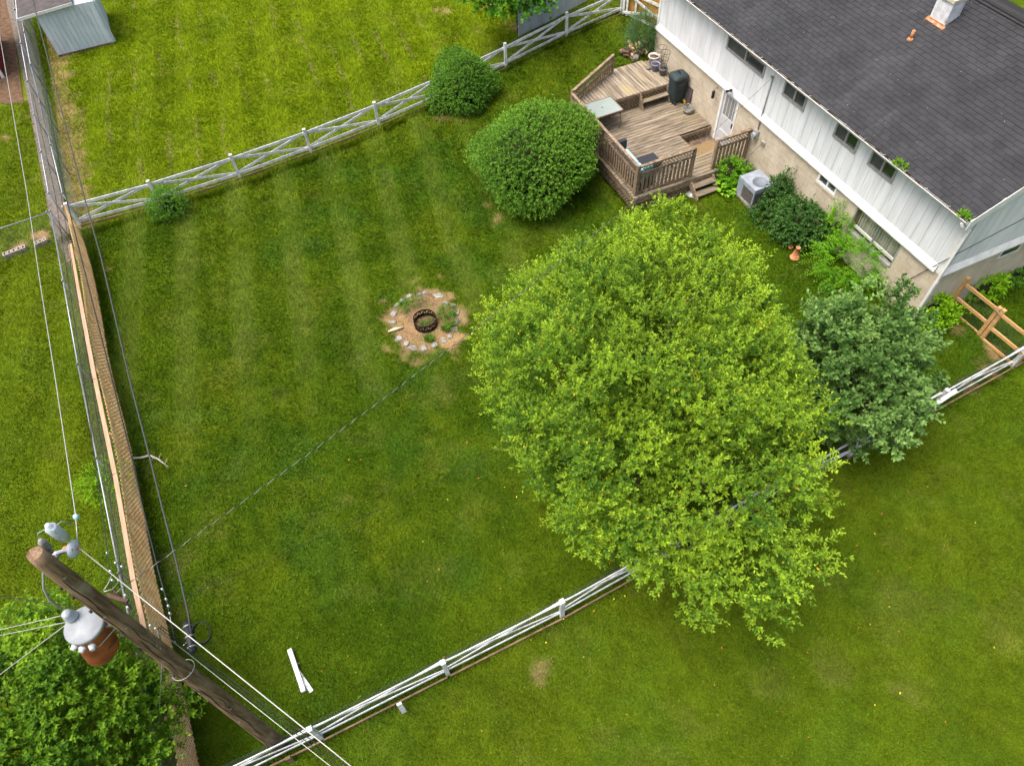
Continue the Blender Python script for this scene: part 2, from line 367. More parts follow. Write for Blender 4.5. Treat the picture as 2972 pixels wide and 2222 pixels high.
soilz = (fbm(fx_, fy_, .5, 5)-.5)*.03
Vg = np.stack([fx_, fy_, ngz(fx_, fy_)+soilz-.012], 1)
nx, ny = len(gx), len(gy)
ii, jj = np.meshgrid(np.arange(nx-1), np.arange(ny-1), indexing='ij'); a0 = (ii*ny+jj).ravel()
Fg = np.stack([a0, a0+ny, a0+ny+1, a0+1], 1)
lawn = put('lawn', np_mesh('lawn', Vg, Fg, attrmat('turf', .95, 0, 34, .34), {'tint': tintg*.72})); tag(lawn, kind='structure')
lawn.data.polygons.foreach_set('use_smooth', [True]*len(lawn.data.polygons))

# blades: denser close to the camera side, coarser far away
def grass_points(N):
    out = []
    while sum(len(o) for o in out) < N:
        x = rng.uniform(-36, 11, N); y = rng.uniform(-26, 14, N)
        q = np.stack([x-CAM.x, y-CAM.y, ngz(x, y)-CAM.z], 1)
        w = q @ np.array(CF); u = FPX*(q @ np.array(CR))/w; v = -FPX*(q @ np.array(CU))/w
        keep = (np.abs(u) < IW/2+160) & (np.abs(v) < IH/2+160) & (rng.random(N) < (11.5/w)**2)
        keep &= ~((x < 0) & (x > -13.9) & (y > 0))                                     # under the house
        keep &= ~((x < -7.75) & (x > -13.7) & (y > -4.35) & (y < 0))                   # under the deck
        keep &= ~((y < np.interp(x, [-36, -25, -15], [-22.75, -22.0, -21.62])) & (y > np.interp(x, [-36, -25, -15], [-23.3, -22.6, -22.1])) & (x < -15.0))              # gravel strip
        keep &= ~((x < -24.5) & (y < -22.4))
        out.append(np.stack([x, y, w], 1)[keep])
    return np.concatenate(out)[:N]
NB = 1150000
gp = grass_points(NB); bx, by, bw = gp.T
# uncut grass along the foot of the fences
nf_ = 42000; yy_ = rng.uniform(-22, 3, nf_); which = rng.integers(0, 3, nf_)
xx_ = np.where(which == 0, near_fence_x(yy_)+rng.normal(0, .07, nf_), far_fence_x(yy_)+rng.normal(0, .08, nf_))
xl_ = rng.uniform(-15, 3, nf_); yl_ = -21.2+.041*(xl_+15)+rng.normal(.06, .09, nf_)
xx_ = np.where(which == 2, xl_, xx_); yy_ = np.where(which == 2, yl_, yy_)
FR = np.concatenate([np.zeros(len(bx)), np.ones(nf_)]); bx = np.concatenate([bx, xx_]); by = np.concatenate([by, yy_])
bw = (np.stack([bx-CAM.x, by-CAM.y, ngz(bx, by)-CAM.z], 1) @ np.array(CF)); NB = len(bx)
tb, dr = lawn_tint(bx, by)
keep = rng.random(NB) > dr*.55
bx, by, bw, tb, dr, FR = bx[keep], by[keep], bw[keep], tb[keep], dr[keep], FR[keep]; NB = len(bx)
sc_ = np.clip(bw/13.0, .8, 2.2)
tuft = fbm(bx, by, .16, 131, 2)
hgt = (.016+.024*rng.random(NB)+.026*tuft)*sc_*(1-.45*dr)*(1+1.8*FR*rng.random(NB)); wid = (.0045+.0045*rng.random(NB))*sc_
an = rng.uniform(0, 2*np.pi, NB)
st = np.sin((by+.16*bx)*2*np.pi/1.72)
lean = rng.uniform(.2, 1.1, NB)
dx = np.cos(an)*lean+.45*np.where(st > 0, -1, 1); dy = np.sin(an)*lean
zz = ngz(bx, by)+(fbm(bx, by, .5, 5)-.5)*.03-.014
pa = rng.uniform(0, 2*np.pi, NB)
base = np.stack([bx, by, zz], 1); sdv = np.stack([np.cos(pa)*wid, np.sin(pa)*wid, np.zeros(NB)], 1)
tip = base+np.stack([dx*hgt, dy*hgt, hgt], 1)
Vb = np.empty((NB*3, 3)); Vb[0::3] = base-sdv; Vb[1::3] = base+sdv; Vb[2::3] = tip
Fb = np.arange(NB*3).reshape(-1, 3)
jit = (.62+.76*rng.random((NB, 1)))*np.stack([1+.25*(rng.random(NB)-.5), np.ones(NB), 1+.4*(rng.random(NB)-.5)], 1)
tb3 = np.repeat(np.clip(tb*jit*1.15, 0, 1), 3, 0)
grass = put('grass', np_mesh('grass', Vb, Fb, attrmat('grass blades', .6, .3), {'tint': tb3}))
tag(grass, 'short mown green grass covering the yard and the lots around', 'grass', kind='stuff')

# strips of other ground, a few millimetres proud of the lawn
def sheet(name, poly, m, dz=.02, step=.25):
    """a patch of ground following the lawn's height"""
    xs = [p[0] for p in poly]; ys = [p[1] for p in poly]
    bm = bmesh.new(); vs = [bm.verts.new((x, y, 0)) for x, y in poly]; bm.faces.new(vs)
    bmesh.ops.triangulate(bm, faces=bm.faces[:]); 
    for _ in range(4): bmesh.ops.subdivide_edges(bm, edges=[e for e in bm.edges if e.calc_length() > step*2], cuts=1, use_grid_fill=True)
    for v in bm.verts: v.co.z = gz(v.co.x, v.co.y)+dz
    bmesh.ops.recalc_face_normals(bm, faces=bm.faces[:])
    me = bpy.data.meshes.new(name); bm.to_mesh(me); bm.free(); me.materials.append(m)
    o = put(name, me); tag(o, kind='structure'); return o
gravel = mat('grey gravel', srgb(128, 118, 108), srgb(98, 92, 86), scale=9, rough=1, bump=.02, bscale=60, c3=srgb(112, 98, 80), s3=1.2)
sheet('gravel_path', [(-36, -23.3), (-25, -22.6), (-16.0, -22.2), (-13.6, -21.75), (-15.0, -21.60), (-25, -22.0), (-36, -22.75)], gravel)
sheet('bare_ground', [(-36, -26), (-27.0, -26), (-24.6, -23.4), (-24.3, -22.75), (-30, -22.9), (-36, -23.3)], MT['soil'], dz=.015)
# ------------------------------------------------------------------ house
HX0, HX1, HD = -13.95, 0.0, 8.04
house = thing('house', (-7, 4, 0), 'long house with white vertical siding over tan block and dark shingle roof', 'house')
WIN = [(-9.97, -8.05, 3.12, 3.74), (-7.07, -6.10, 3.11, 3.74), (-4.77, -3.88, 3.11, 3.74), (-3.35, -2.45, 3.12, 3.74)]
BIGW = (-3.10, -1.31, 0.98, 1.885); SMW = (-4.72, -3.96, 1.58, 1.885); DOOR = (-9.68, -8.78, -0.06, 1.885)
def holed(mb, x0, x1, z0, z1, holes, y0, y1):
    xs = sorted({x0, x1, *[h[0] for h in holes], *[h[1] for h in holes]}); zs = sorted({z0, z1, *[max(z0, h[2]) for h in holes], *[min(z1, h[3]) for h in holes]})
    for a, b in zip(xs, xs[1:]):
        for c, d in zip(zs, zs[1:]):
            mx_, mz = (a+b)/2, (c+d)/2
            if not any(h[0] < mx_ < h[1] and h[2] < mz < h[3] for h in holes): mb.b2((a, y0, c), (b, y1, d))
    return mb
# block wall: mortar core with every painted block on it
m = MB(); holed(m, HX0, HX1, -.5, 1.90, [BIGW, SMW, DOOR], .012, .20)
m.b2((HX1-.20, .20, -.5), (HX1-.012, HD, 1.90)); m.b2((HX0+.012, .20, -.5), (HX0+.2, HD, 1.90)); m.b2((HX0+.2, HD-.2, -.5), (HX1-.2, HD, 1.9))
fw = m.build('foundation_wall', MT['mortar'], house)
BL, BH, J = .397, .1985, .009
blk = {}
def block(parent, x0, x1, z0, z1, face):
    key = (round(x1-x0, 3), round(z1-z0, 3), face)
    if key not in blk:
        q = MB(); w, h = x1-x0, z1-z0
        if face == 'y': q.box((0, 0, 0), (w, .016, h))
        else: q.box((0, 0, 0), (.016, w, h))
        me = q.mesh('concrete_block'); me.materials.append(MT['block']); blk[key] = me
    if face == 'y': return ((x0+x1)/2, .006, (z0+z1)/2), blk[key]
    return ((HX1-.006), (x0+x1)/2, (z0+z1)/2), blk[key]
rows = [1.895-(k+1)*.2 for k in range(11)]
allb = []
for k, zb in enumerate(rows):
    off = (k % 2)*.2
    x = HX1
    xs = [HX1]
    x = HX1-(BL+J if k % 2 == 0 else .2+J)
    while x > HX0: xs.append(x); x -= .4
    xs.append(HX0)
    for b, a in zip(xs, xs[1:]):
        segs = [(a+J/2, b-J/2)]
        z0, z1 = zb+J/2, zb+.2-J/2
        for h in (BIGW, SMW, DOOR):
            if z1 > h[2]+.03 and z0 < h[3]:
                ns = []
                for s0, s1 in segs:
                    if s1 <= h[0] or s0 >= h[1]: ns.append((s0, s1)); continue
                    if s0 < h[0]-.03: ns.append((s0, h[0]))
                    if s1 > h[1]+.03: ns.append((h[1], s1))
                segs = ns
        for s0, s1 in segs:
            if z1 > gz((s0+s1)/2, 0)-.05 and s1-s0 > .03: allb.append((round(s0, 3), round(s1, 3), z0, z1, 'y'))
    y = .2*(k % 2)
    while y < 5.2:
        if zb+.2 > -.1: allb.append((y+J/2, y+.4-J/2, zb+J/2, zb+.2-J/2, 'x'))
        y += .4
rest = MB()
allb.sort(key=lambda b: (b[4] == 'x') * 3 + abs((b[0]+b[1])/2+4)/10 if b[4] == 'y' else 4+b[0])
for i, b in enumerate(allb):
    loc, me = block(fw, *b)
    if i < 300: put('concrete_block', me, fw, loc)
    else: rest.add([Vector(v.co)+Vector(loc) for v in me.vertices], [tuple(p.vertices) for p in me.polygons])
if rest.v: tag(rest.build('concrete_blocks_beyond', MT['block'], fw), kind='stuff')
# siding
m = MB(); holed(m, HX0, HX1, 1.90, 3.90, WIN, .02, .18)
m.b2((HX1-.18, .18, 1.90), (HX1-.02, HD, 3.90)); m.b2((HX0+.02, .18, 1.9), (HX0+.18, HD, 3.9)); m.b2((HX0+.18, HD-.18, 1.9), (HX1-.18, HD, 3.9))
def roofz(y): return 3.90+.44*(min(y, 2*4.02-y)+.28)
for X in (HX1-.02, HX0+.18):
    m.add([(X, .18, 3.90), (X, HD-.18, 3.90), (X, 4.02, roofz(4.02)-.15), (X-.16, .18, 3.90), (X-.16, HD-.18, 3.90), (X-.16, 4.02, roofz(4.02)-.15)], [(0, 1, 2), (3, 5, 4), (0, 2, 5, 3), (2, 1, 4, 5)])
sw = m.build('upper_wall', mat('siding groove', srgb(150, 152, 152), rough=.8), house)
x = HX1-.06
k = 0
while x > HX0+.05:
    a = max(HX0, x-.29)
    segs = [(2.08, 3.86)]
    for h in WIN:
        if a < h[1] and x > h[0]: 
            segs = [(2.08, h[2])]
            if a < h[0]-.04: box('siding_board', MT['siding'], sw, (a+.004, 0, 2.08), (h[0], .024, 3.86)); 
            if x > h[1]+.04: box('siding_board', MT['siding'], sw, (h[1], 0, 2.08), (x-.003, .024, 3.86))
            lo = max(a+.004, h[0]); hi = min(x-.003, h[1])
            if hi-lo > .02: box('siding_board', MT['siding'], sw, (lo, 0, 2.08), (hi, .024, h[2]))
            segs = []
            break
    for z0, z1 in segs: box('siding_board', MT['siding'], sw, (a+.004, 0, z0), (x-.003, .024, z1))
    x -= .29; k += 1
y = .04
while y < HD-.1:
    b = min(HD, y+.29); zt = min(roofz(y), roofz(b))-.14
    mb = MB(); mb.add([(HX1-.024, y+.003, 2.08), (HX1-.024, b-.004, 2.08), (HX1-.024, b-.004, roofz(b)-.12), (HX1-.024, y+.003, roofz(y)-.12),
                       (HX1, y+.003, 2.08), (HX1, b-.004, 2.08), (HX1, b-.004, roofz(b)-.12), (HX1, y+.003, roofz(y)-.12)],
                      [(0, 3, 2, 1), (4, 5, 6, 7), (0, 1, 5, 4), (2, 3, 7, 6), (1, 2, 6, 5), (3, 0, 4, 7)])
    mb.build('siding_board', MT['siding'], sw); y += .29
# white drip band, sloped, between siding and block
def band(p0, p1, nrm):
    q = MB(); n = Vector(nrm)
    for p in (p0, p1): pass
    a, b = Vector(p0), Vector(p1); up = Vector((0, 0, 1))
    pr = [(n*.004+up*2.125), (n*.075+up*1.93), (n*.075+up*1.885), (n*-.005+up*1.885), (n*-.005+up*2.125)]
    vs = [a+v for v in pr]+[b+v for v in pr]; N = 5
    q.add(vs, [tuple(range(N))[::-1], tuple(range(N, 2*N))]+[(i, (i+1) % N, (i+1) % N+N, i+N) for i in range(N)]); return q
band((HX0, 0, 0), (HX1-.16, 0, 0), (0, -1, 0)).build('drip_band', MT['trim'], house)
band((HX1, .02, 0), (HX1, HD, 0), (1, 0, 0)).build('drip_band', MT['trim'], house)
box('corner_board', MT['trim'], house, (HX1-.14, -.018, 1.90), (HX1+.014, -.002, 3.84))
box('corner_board', MT['trim'], house, (HX1+.002, -.002, 1.90), (HX1+.018, .10, 3.84))
box('corner_board', MT['trim'], house, (HX0-.016, -.02, 1.90), (HX0+.10, -.004, 3.84))
# roof
EY, EZ = -.30, roofz(-.30)
sl = math.atan(.44); cs, sn = math.cos(sl), math.sin(sl)
m = MB(); X0, X1 = HX0-.22, HX1+.06
def slab(m, ya, yb, t0, t1):
    vs = []
    for X in (X0, X1):
        for yy, t in ((ya, t0), (yb, t0), (yb, t1), (ya, t1)): vs.append((X, yy, roofz(yy)-t))
    return m.add(vs, [(0, 1, 2, 3), (4, 7, 6, 5), (0, 4, 5, 1), (1, 5, 6, 2), (2, 6, 7, 3), (3, 7, 4, 0)])
slab(m, EY, 4.02, .015, .10); slab(m, 4.02, HD+.30, .015, .10)
roof = m.build('roof', MT['roofdark'], house)
ex, tw = .137, .305
tab = MB(); tab.box((0, ex*.62, 0), (tw-.010, ex*1.3, .015)); tabm = tab.mesh('shingle'); tabm.materials.append(MT['shingle'])
random.seed(3)
tabs = []; nrow = int(4.32/cs/ex)
for r in range(nrow):
    s0 = r*ex; yy = EY-.03+s0*cs; zz = roofz(EY)-.013+s0*sn
    x = X1-.002-(r % 2)*tw/2-(r % 3)*.03
    if r % 6: tabs.append((min(x+tw/2, X1-tw/2+.02), yy, zz-.004, r))
    while x-tw/2 > X0: tabs.append((x-tw/2, yy, zz, r)); x -= tw
def mdist(t): return (Vector(t[:3])-CAM).length
tabs.sort(key=mdist)
TM = Matrix.Rotation(sl-.035, 3, 'X')
near = MB()
for i, (tx, ty, tz, r) in enumerate(tabs):
    rot = (sl-.085+random.uniform(-.012, .012), random.uniform(-.006, .006), random.uniform(-.006, .006))
    dz = random.uniform(0, .003)
    if i < 300: put('shingle', tabm, roof, (tx, ty, tz+.016+dz), rot)
    else:
        Mx = Matrix.Rotation(rot[2], 3, 'Z') @ Matrix.Rotation(rot[0], 3, 'X')
        near.add([Mx @ v.co+Vector((tx, ty, tz+.016+dz)) for v in tabm.vertices], [tuple(p.vertices) for p in tabm.polygons])
for r in range(14):
    s0 = r*ex; yy = 8.04-EY-.0-(nrow*ex-s0)*cs*0
    yb = 4.02+.06+(r+1)*ex*cs; zb = roofz(yb)
    x = X1-.002-(r % 2)*tw/2
    Mx = Matrix.Rotation(math.pi, 3, 'Z') @ Matrix.Rotation(sl-.085, 3, 'X')
    while x-tw/2 > X0:
        near.add([Mx @ v.co+Vector((x-tw/2, yb, zb+.004)) for v in tabm.vertices], [tuple(p.vertices) for p in tabm.polygons]); x -= tw
st_m = mat('asphalt shingle field', srgb(50, 51, 53), srgb(59, 60, 62), scale=1.3, rough=.92, bump=.003, bscale=220, isl=.10, c3=srgb(68, 69, 72), s3=1.0, t3=(.52, .8), st3=(1.5, .28, .28))
tag(near.build('shingles_beyond', st_m, roof), kind='stuff')
q = MB(); q.bar((X0, 4.02, roofz(4.02)+.005), (X1, 4.02, roofz(4.02)+.005), .10, .03); q.build('ridge_vent', MT['roofdark'], roof)
for s in (-1, 1):
    q = MB(); q.bar((X0, 4.02+s*.10, roofz(4.12)+.012), (X1, 4.02+s*.10, roofz(4.12)+.012), .12, .012, up=(0, -s*.4 if s < 0 else s*.4, 1)); q.build('ridge_cap', MT['shingle'], roof)
# rake boards and soffit
def rake(X, w, t0, t1, nm):
    q = MB(); vs = []
    for xx in (X, X+w):
        for yy, t in ((EY, t0), (4.02, t0), (4.02, t1), (EY, t1)): vs.append((xx, yy, roofz(yy)-t))
    q.add(vs, [(0, 1, 2, 3), (4, 7, 6, 5), (0, 4, 5, 1), (1, 5, 6, 2), (2, 6, 7, 3), (3, 7, 4, 0)]); q.build(nm, MT['trim'], roof)
rake(HX1+.062, .03, .0, .26, 'rake_board'); rake(HX0-.25, .03, .0, .26, 'rake_board')
box('soffit', MT['trim'], roof, (X0, EY+.02, 3.795), (X1, .0, 3.815))
box('fascia', MT['trim'], roof, (X0, EY-.012, 3.76), (X1, EY+.012, roofz(EY)-.10))
# gutter: open trough with dark leaf litter and straps
g = MB(); y0, y1, zb, zt = EY-.125, EY-.016, 3.79, 3.885
prof = [(y0, zt), (y0+.012, zt-.035), (y0+.035, zt-.07), (y0+.06, zb), (y1, zb), (y1, zt-.02), (y1-.006, zt-.02), (y1-.006, zb+.006), (y0+.064, zb+.006), (y0+.041, zt-.064), (y0+.019, zt-.03), (y0+.008, zt)]
n = len(prof); g.add([(X0, a, b) for a, b in prof]+[(X1, a, b) for a, b in prof], [(i, (i+1) % n, (i+1) % n+n, i+n) for i in range(n)])
g.b2((X0, y0-.005, zt), (X1, y0+.012, zt+.008)); g.b2((X1-.004, y0+.05, zb), (X1+.001, y1, zt-.01)); g.b2((X0, y0+.05, zb), (X0+.005, y1, zt-.01))
gut = g.build('gutter', MT['trim'], house)
lit = MB(); 
n = 90
for i in range(n):
    xa = X0+.01+(X1-X0-.02)*i/n; xb = X0+.01+(X1-X0-.02)*(i+1)/n; h = zt-.03+random.uniform(-.012, .022)
    lit.b2((xa, y0+.030, zb+.03), (xb, y1-.007, h))
lit.build('leaf_litter', mat('gutter litter', srgb(66, 48, 36), srgb(92, 74, 50), scale=14, rough=1, bump=.01), gut)
x = X0+.3
while x < X1: box('gutter_strap', MT['metal'], gut, (x, y0, zt+.011), (x+.025, y1+.01, zt+.018)); x += .74
# downspout at the near corner
q = MB()
pts = [(-.05, y0+.05, 3.78), (-.02, y0+.08, 3.70), (.055, -.06, 3.50), (.055, -.06, 1.75)]
for a, b in zip(pts, pts[1:]): q.bar(a, b, .075, .06, up=(1, 0, 0) if abs(a[2]-b[2]) > .5 else (0, 0, 1))
q.bar((.055, -.06, 1.75), (.055, -.06, 1.50), .088, .072, up=(1, 0, 0)); q.bar((.055, -.06, 1.52), (.055, -.06, .32), .080, .066, up=(1, 0, 0)); q.bar((.055, -.055, .36), (.075, -.12, .22), .08, .066)
ds = q.build('downspout', MT['trim'], gut)
# chimney, pipe
cz = roofz(2.92)
q = MB(); q.b2((-5.56, 2.93, 4.9), (-5.03, 3.36, 5.93)); ch = q.build('chimney', mat('white painted brick', srgb(222, 224, 226), srgb(190, 192, 196), scale=4, rough=.85, bump=.006, bscale=22, c3=srgb(150, 146, 146), s3=6, t3=(.6, .7)), roof)
MB().b2((-5.60, 2.89, 5.932), (-5.0, 3.39, 6.02)).build('chimney_cap', mat('cap mortar', srgb(196, 186, 166), rough=.9), ch)
fl = MB()
fl.add([(-5.62, 2.80, roofz(2.80)+.016), (-4.97, 2.80, roofz(2.80)+.016), (-4.97, 2.93, roofz(2.93)+.03), (-5.62, 2.93, roofz(2.93)+.03)], [(0, 1, 2, 3)])
fl.b2((-5.6, 2.915, cz-.02), (-4.99, 2.93, cz+.07)); fl.build('chimney_flashing', mat('rusty flashing', srgb(168, 100, 62), srgb(196, 156, 122), scale=9, rough=.8), ch)
q = MB(); pz = roofz(2.249); q.lathe((-5.341, 2.249, pz-.02), [(.10, 0), (.07, .05), (.05, .07)], 16); q.lathe((-5.341, 2.249, pz), [(.04, 0), (.04, .25), (.032, .25), (.032, .05), (0, .05)], 16)
q.build('vent_pipe', mat('rusty pipe', srgb(182, 116, 72), srgb(200, 150, 110), scale=16, rough=.8), roof)

# windows
def slider(h, parent, pane_m, fr=None, depth=.03, sill=True):
    x0, x1, z0, z1 = h; fr = fr or MT['metal']; t = .045
    q = MB()
    q.b2((x0-.02, -.035, z0-.03), (x1+.02, .05, z0+.03)); q.b2((x0-.02, -.03, z1-.02), (x1+.02, .05, z1+.03))
    q.b2((x0-.02, -.031, z0+.03), (x0+t, .05, z1-.02)); q.b2((x1-t, -.031, z0+.03), (x1+.02, .05, z1-.02))
    w = q.build('window', fr, parent)
    xm = (x0+x1)/2
    q = MB(); q.b2((xm-.03, -.012, z0+.03), (xm+.03, .03, z1-.02)); q.build('mullion', fr, w)
    box('pane', pane_m[0], w, (x0+t, .012, z0+.03), (xm-.03, .018, z1-.02)); box('pane', pane_m[1], w, (xm+.03, .030, z0+.03), (x1-t, .036, z1-.02))
    box('room_shade', MT['dark'], w, (x0+.0, .175, z0), (x1-.0, .18, z1))
    return w
scr = mat('insect screen', srgb(84, 88, 86), srgb(70, 74, 72), scale=3, rough=.6)
gd, gg = MT['glassd'], MT['glassg']
w1 = slider(WIN[0], sw, (scr, gd)); slider(WIN[1], sw, (scr, gd)); slider(WIN[2], sw, (scr, gg)); slider(WIN[3], sw, (scr, gg))
ws = slider(SMW, fw, (gd, gd), MT['trim'])
MB().b2((SMW[0]-.06, -.03, SMW[2]-.09), (SMW[1]+.06, .02, SMW[2]-.031)).build('sill', MT['mortar'], fw)
x0, x1, z0, z1 = BIGW
q = MB(); q.b2((x0, .0, z0), (x0+.05, .19, z1)); q.b2((x1-.05, .0, z0), (x1, .19, z1)); q.b2((x0+.05, -.03, z0-.05), (x1-.05, .19, z0+.04)); q.b2((x0+.05, .0, z1-.04), (x1-.05, .19, z1))
bw_ = q.build('window', MT['metal'], fw)
q = MB(); q.b2((x0+.05, .10, z0+.04), (x0+.13, .18, z1-.04)); q.b2((x0+.13, .11, z0+.04), (x1-.05, .18, z0+.16)); q.build('inner_frame', MT['brownframe'], bw_)
q = MB(); q.b2((x0+.13, .05, z0+.17), (x1-.05, .108, z0+.24)); q.build('ledge', MT['trim'], bw_)
xm = (x0+x1)/2; box('mullion', MT['galv'], bw_, (xm-.025, .02, z0+.04), (xm+.025, .06, z1-.04))
q = MB()
nn = 34
for i in range(nn):
    xa = x0+.13+(x1-x0-.18)*i/nn; xb = x0+.13+(x1-x0-.18)*(i+1)/nn; d = .15+(.022 if i % 2 else 0)+random.uniform(0, .01)
    q.b2((xa, d, z0+.16), (xb, d+.006, z1-.04))
q.build('curtain', MT['curtain'], bw_)
for a, b in ((x0+.13, xm-.025), (xm+.025, x1-.05)):
    box('pane', MT['glassclear'], bw_, (a, .034, z0+.04), (b, .038, z1-.04))
# window on the end wall
q = MB(); yy0, yy1, zz0, zz1 = 2.35, 3.3, 3.05, 3.70
q.b2((-.0, yy0, zz0), (.03, yy1, zz0+.05)); q.b2((0, yy0, zz1-.05), (.03, yy1, zz1)); q.b2((0, yy0, zz0+.05), (.03, yy0+.05, zz1-.05)); q.b2((0, yy1-.05, zz0+.05), (.03, yy1, zz1-.05)); q.b2((0, (yy0+yy1)/2-.025, zz0+.05), (.026, (yy0+yy1)/2+.025, zz1-.05))
we = q.build('window', MT['metal'], sw); box('pane', scr, we, (.002, yy0+.05, zz0+.05), (.010, yy1-.05, zz1-.05))
q = MB(); q.b2((-.01, 2.2, 1.50), (.02, 2.95, 1.54)); q.b2((-.01, 2.2, 1.54), (.015, 2.25, 1.88)); q.b2((-.01, 2.9, 1.54), (.015, 2.95, 1.88)); we2 = q.build('window', MT['trim'], fw); box('pane', gd, we2, (-.008, 2.25, 1.54), (.008, 2.9, 1.88))

# storm door
x0, x1, z0, z1 = DOOR
q = MB(); q.b2((x0, -.03, z0), (x0+.09, .12, z1)); q.b2((x1-.05, -.02, z0), (x1, .12, z1)); q.b2((x0+.09, -.02, z1-.05), (x1-.05, .12, z1)); q.b2((x0-.02, -.06, z0-.05), (x1+.02, .12, z0))
door = q.build('door', MT['trim'], house)
dw = mat('door white', srgb(206, 208, 210), srgb(192, 194, 196), scale=2, rough=.4)
q = MB(); a, b = x0+.09, x1-.05
zs = [(z0, z0+.10), (z0+.42, z0+.50), (z0+.92, z0+1.06), (z1-.15, z1-.05)]
for c, d in zs: q.b2((a, .02, c), (b, .05, d))
q.b2((a, .021, z0+.10), (a+.10, .05, z1-.15)); q.b2((b-.10, .021, z0+.10), (b, .05, z1-.15))
q.build('door_leaf', dw, door)
box('door_panel', dw, door, (a+.10, .034, z0+.10), (b-.10, .046, z0+.92))
dp = glass('storm door pane', (.23, .235, .235), .08); box('pane', dp, door, (a+.10, .036, z0+1.06), (b-.10, .044, z1-.15))
for i in range(3): box('glazing_bar', dw, door, (a+.22+i*.17, .030, z0+1.08), (a+.245+i*.17, .036, z1-.17))
box('handle', MT['dark'], door, (b-.075, -.02, z0+.86), (b-.045, .02, z0+1.02))

# small fittings on the wall
p = PY(2125, 262, -.06)
q = MB(); q.tube([p, p+Vector((.02, -.08, -.02))], .02, 8); q.tube([p+Vector((.03, -.07, .02)), p+Vector((.12, -.16, .10))], [.03, .055], 10); q.tube([p+Vector((0, -.07, 0)), p+Vector((-.09, -.15, -.05))], [.03, .05], 10)
q.build('flood_light', MT['dark'], house)
p = PY(2070, 275, -.16); pw = PY(2084, 254, 0.0)
q = MB(); q.tube([(pw.x, 0, pw.z-.05), (pw.x, -.02, pw.z+.02), (p.x+.02, -.16, p.z+.20), (p.x, -.16, p.z+.16)], .008, 6); q.build('bracket', MT['dark'], house)
q = MB(); q.lathe((p.x, -.16, p.z-.14), [(.03, 0), (.055, .03), (.055, .24), (.035, .28), (.01, .29)], 14)
tag(q.build('hanging_feeder', MT['dark']), 'black cylinder feeder hung from a bracket beside the white storm door', 'bird feeder')
p = PY(2190, 383, -.02); p2 = PY(2243, 224, -.02)
q = MB(); q.tube([(p2.x, -.03, p2.z), (p2.x, -.03, p.z+.05)], .022, 8); q.tube([(p2.x, -.03, p2.z), (p2.x-.02, -.10, p2.z+.04)], .03, 8); cdt = q.build('conduit', MT['metal'], house)
q = MB(); q.b2((p2.x-.10, -.09, p.z-.14), (p2.x+.10, .0, p.z+.14)); me_ = q.build('meter_box', MT['metal'], house)
q = MB()
for i in range(12): pass
q.tube([(p2.x, -.09, p.z), (p2.x, -.20, p.z)], [.095, .085], 20); q.build('meter_dial', MT['grey'], me_)
p = PY(2215, 416, -.02); q = MB(); q.b2((p.x-.08, -.06, p.z-.05), (p.x+.08, 0, p.z+.05)); q.build('junction_box', MT['metal'], house)
# ------------------------------------------------------------------ deck
random.seed(11)
ZM, ZU, ZP = .33, .90, -.04
deck = thing('deck', (-9.8, -2.2, gz(-9.8, -2.2)), 'weathered wooden deck on two levels with lattice railing against the house', 'deck')
DX0, DX1, DY0 = -12.05, -7.70, -4.40
NOT = (-9.88, -8.62, -1.32)
def boards_y(parent):
    w = .1385; x = DX1
    while x > DX0+.02:
        a = max(DX0, x-w)
        xc = (a+x)/2
        yb = -.02
        if NOT[0]-.02 < xc < NOT[1]: yb = NOT[2]
        dz = random.uniform(-.003, .003)
        ya = DY0-random.uniform(.0, .02)
        if random.random() < .3 and yb > -1:
            c = random.choice((-2.0, -2.4, -1.6))
            box('deck_board', MT['deck_y'], parent, (a+.008, ya, ZM-.035+dz), (x-.008, c-.003, ZM+dz)); box('deck_board', MT['deck_y'], parent, (a+.008, c+.003, ZM-.035-dz), (x-.008, yb, ZM-dz))
        else: box('deck_board', MT['deck_y'], parent, (a+.008, ya, ZM-.035+dz), (x-.008, yb, ZM+dz))
        x -= w
boards_y(deck)
y = -.03; w = .1385
while y > -4.15:
    b = y-w; yc = (y+b)/2
    xl = -13.78 if yc > -1.80 else -13.78+(-1.80-yc)*(1.36/2.40)
    if yc > -.6: xl = -13.70+(yc+.6)*.2
    dz = random.uniform(-.003, .003)
    box('deck_board', MT['deck_x'], deck, (xl-random.uniform(0, .02), b+.008, ZU-.035+dz), (-12.03+random.uniform(-.004, .004), y-.008, ZU+dz)); y -= w
# joists and rim boards
box('rim_board', MT['deck_d'], deck, (DX1-.045, DY0+.01, .08), (DX1-.005, -.03, ZM-.037))
box('rim_board', MT['deck_d'], deck, (-12.42, DY0+.005, .08), (DX1-.047, DY0+.043, ZM-.037))
box('rim_board', MT['deck_d'], deck, (DX0+.012, -4.2, ZU-.13), (DX0+.035, -.03, ZU-.037))
box('rim_board', MT['deck_d'], deck, (NOT[0]+.005, NOT[2], ZM-.16), (NOT[0]+.028, -.02, ZM-.037)); box('rim_board', MT['deck_d'], deck, (NOT[0]+.03, NOT[2]+.004, ZM-.30), (NOT[1], NOT[2]+.03, ZM-.037))
box('rim_board', MT['deck_d'], deck, (-13.76, -1.80, ZU-.17), (-13.73, -.03, ZU-.037))
q = MB(); q.bar((-13.74, -1.82, ZU-.10), (-12.41, -4.20, ZU-.10), .03, .13); q.build('rim_board', MT['deck_d'], deck)
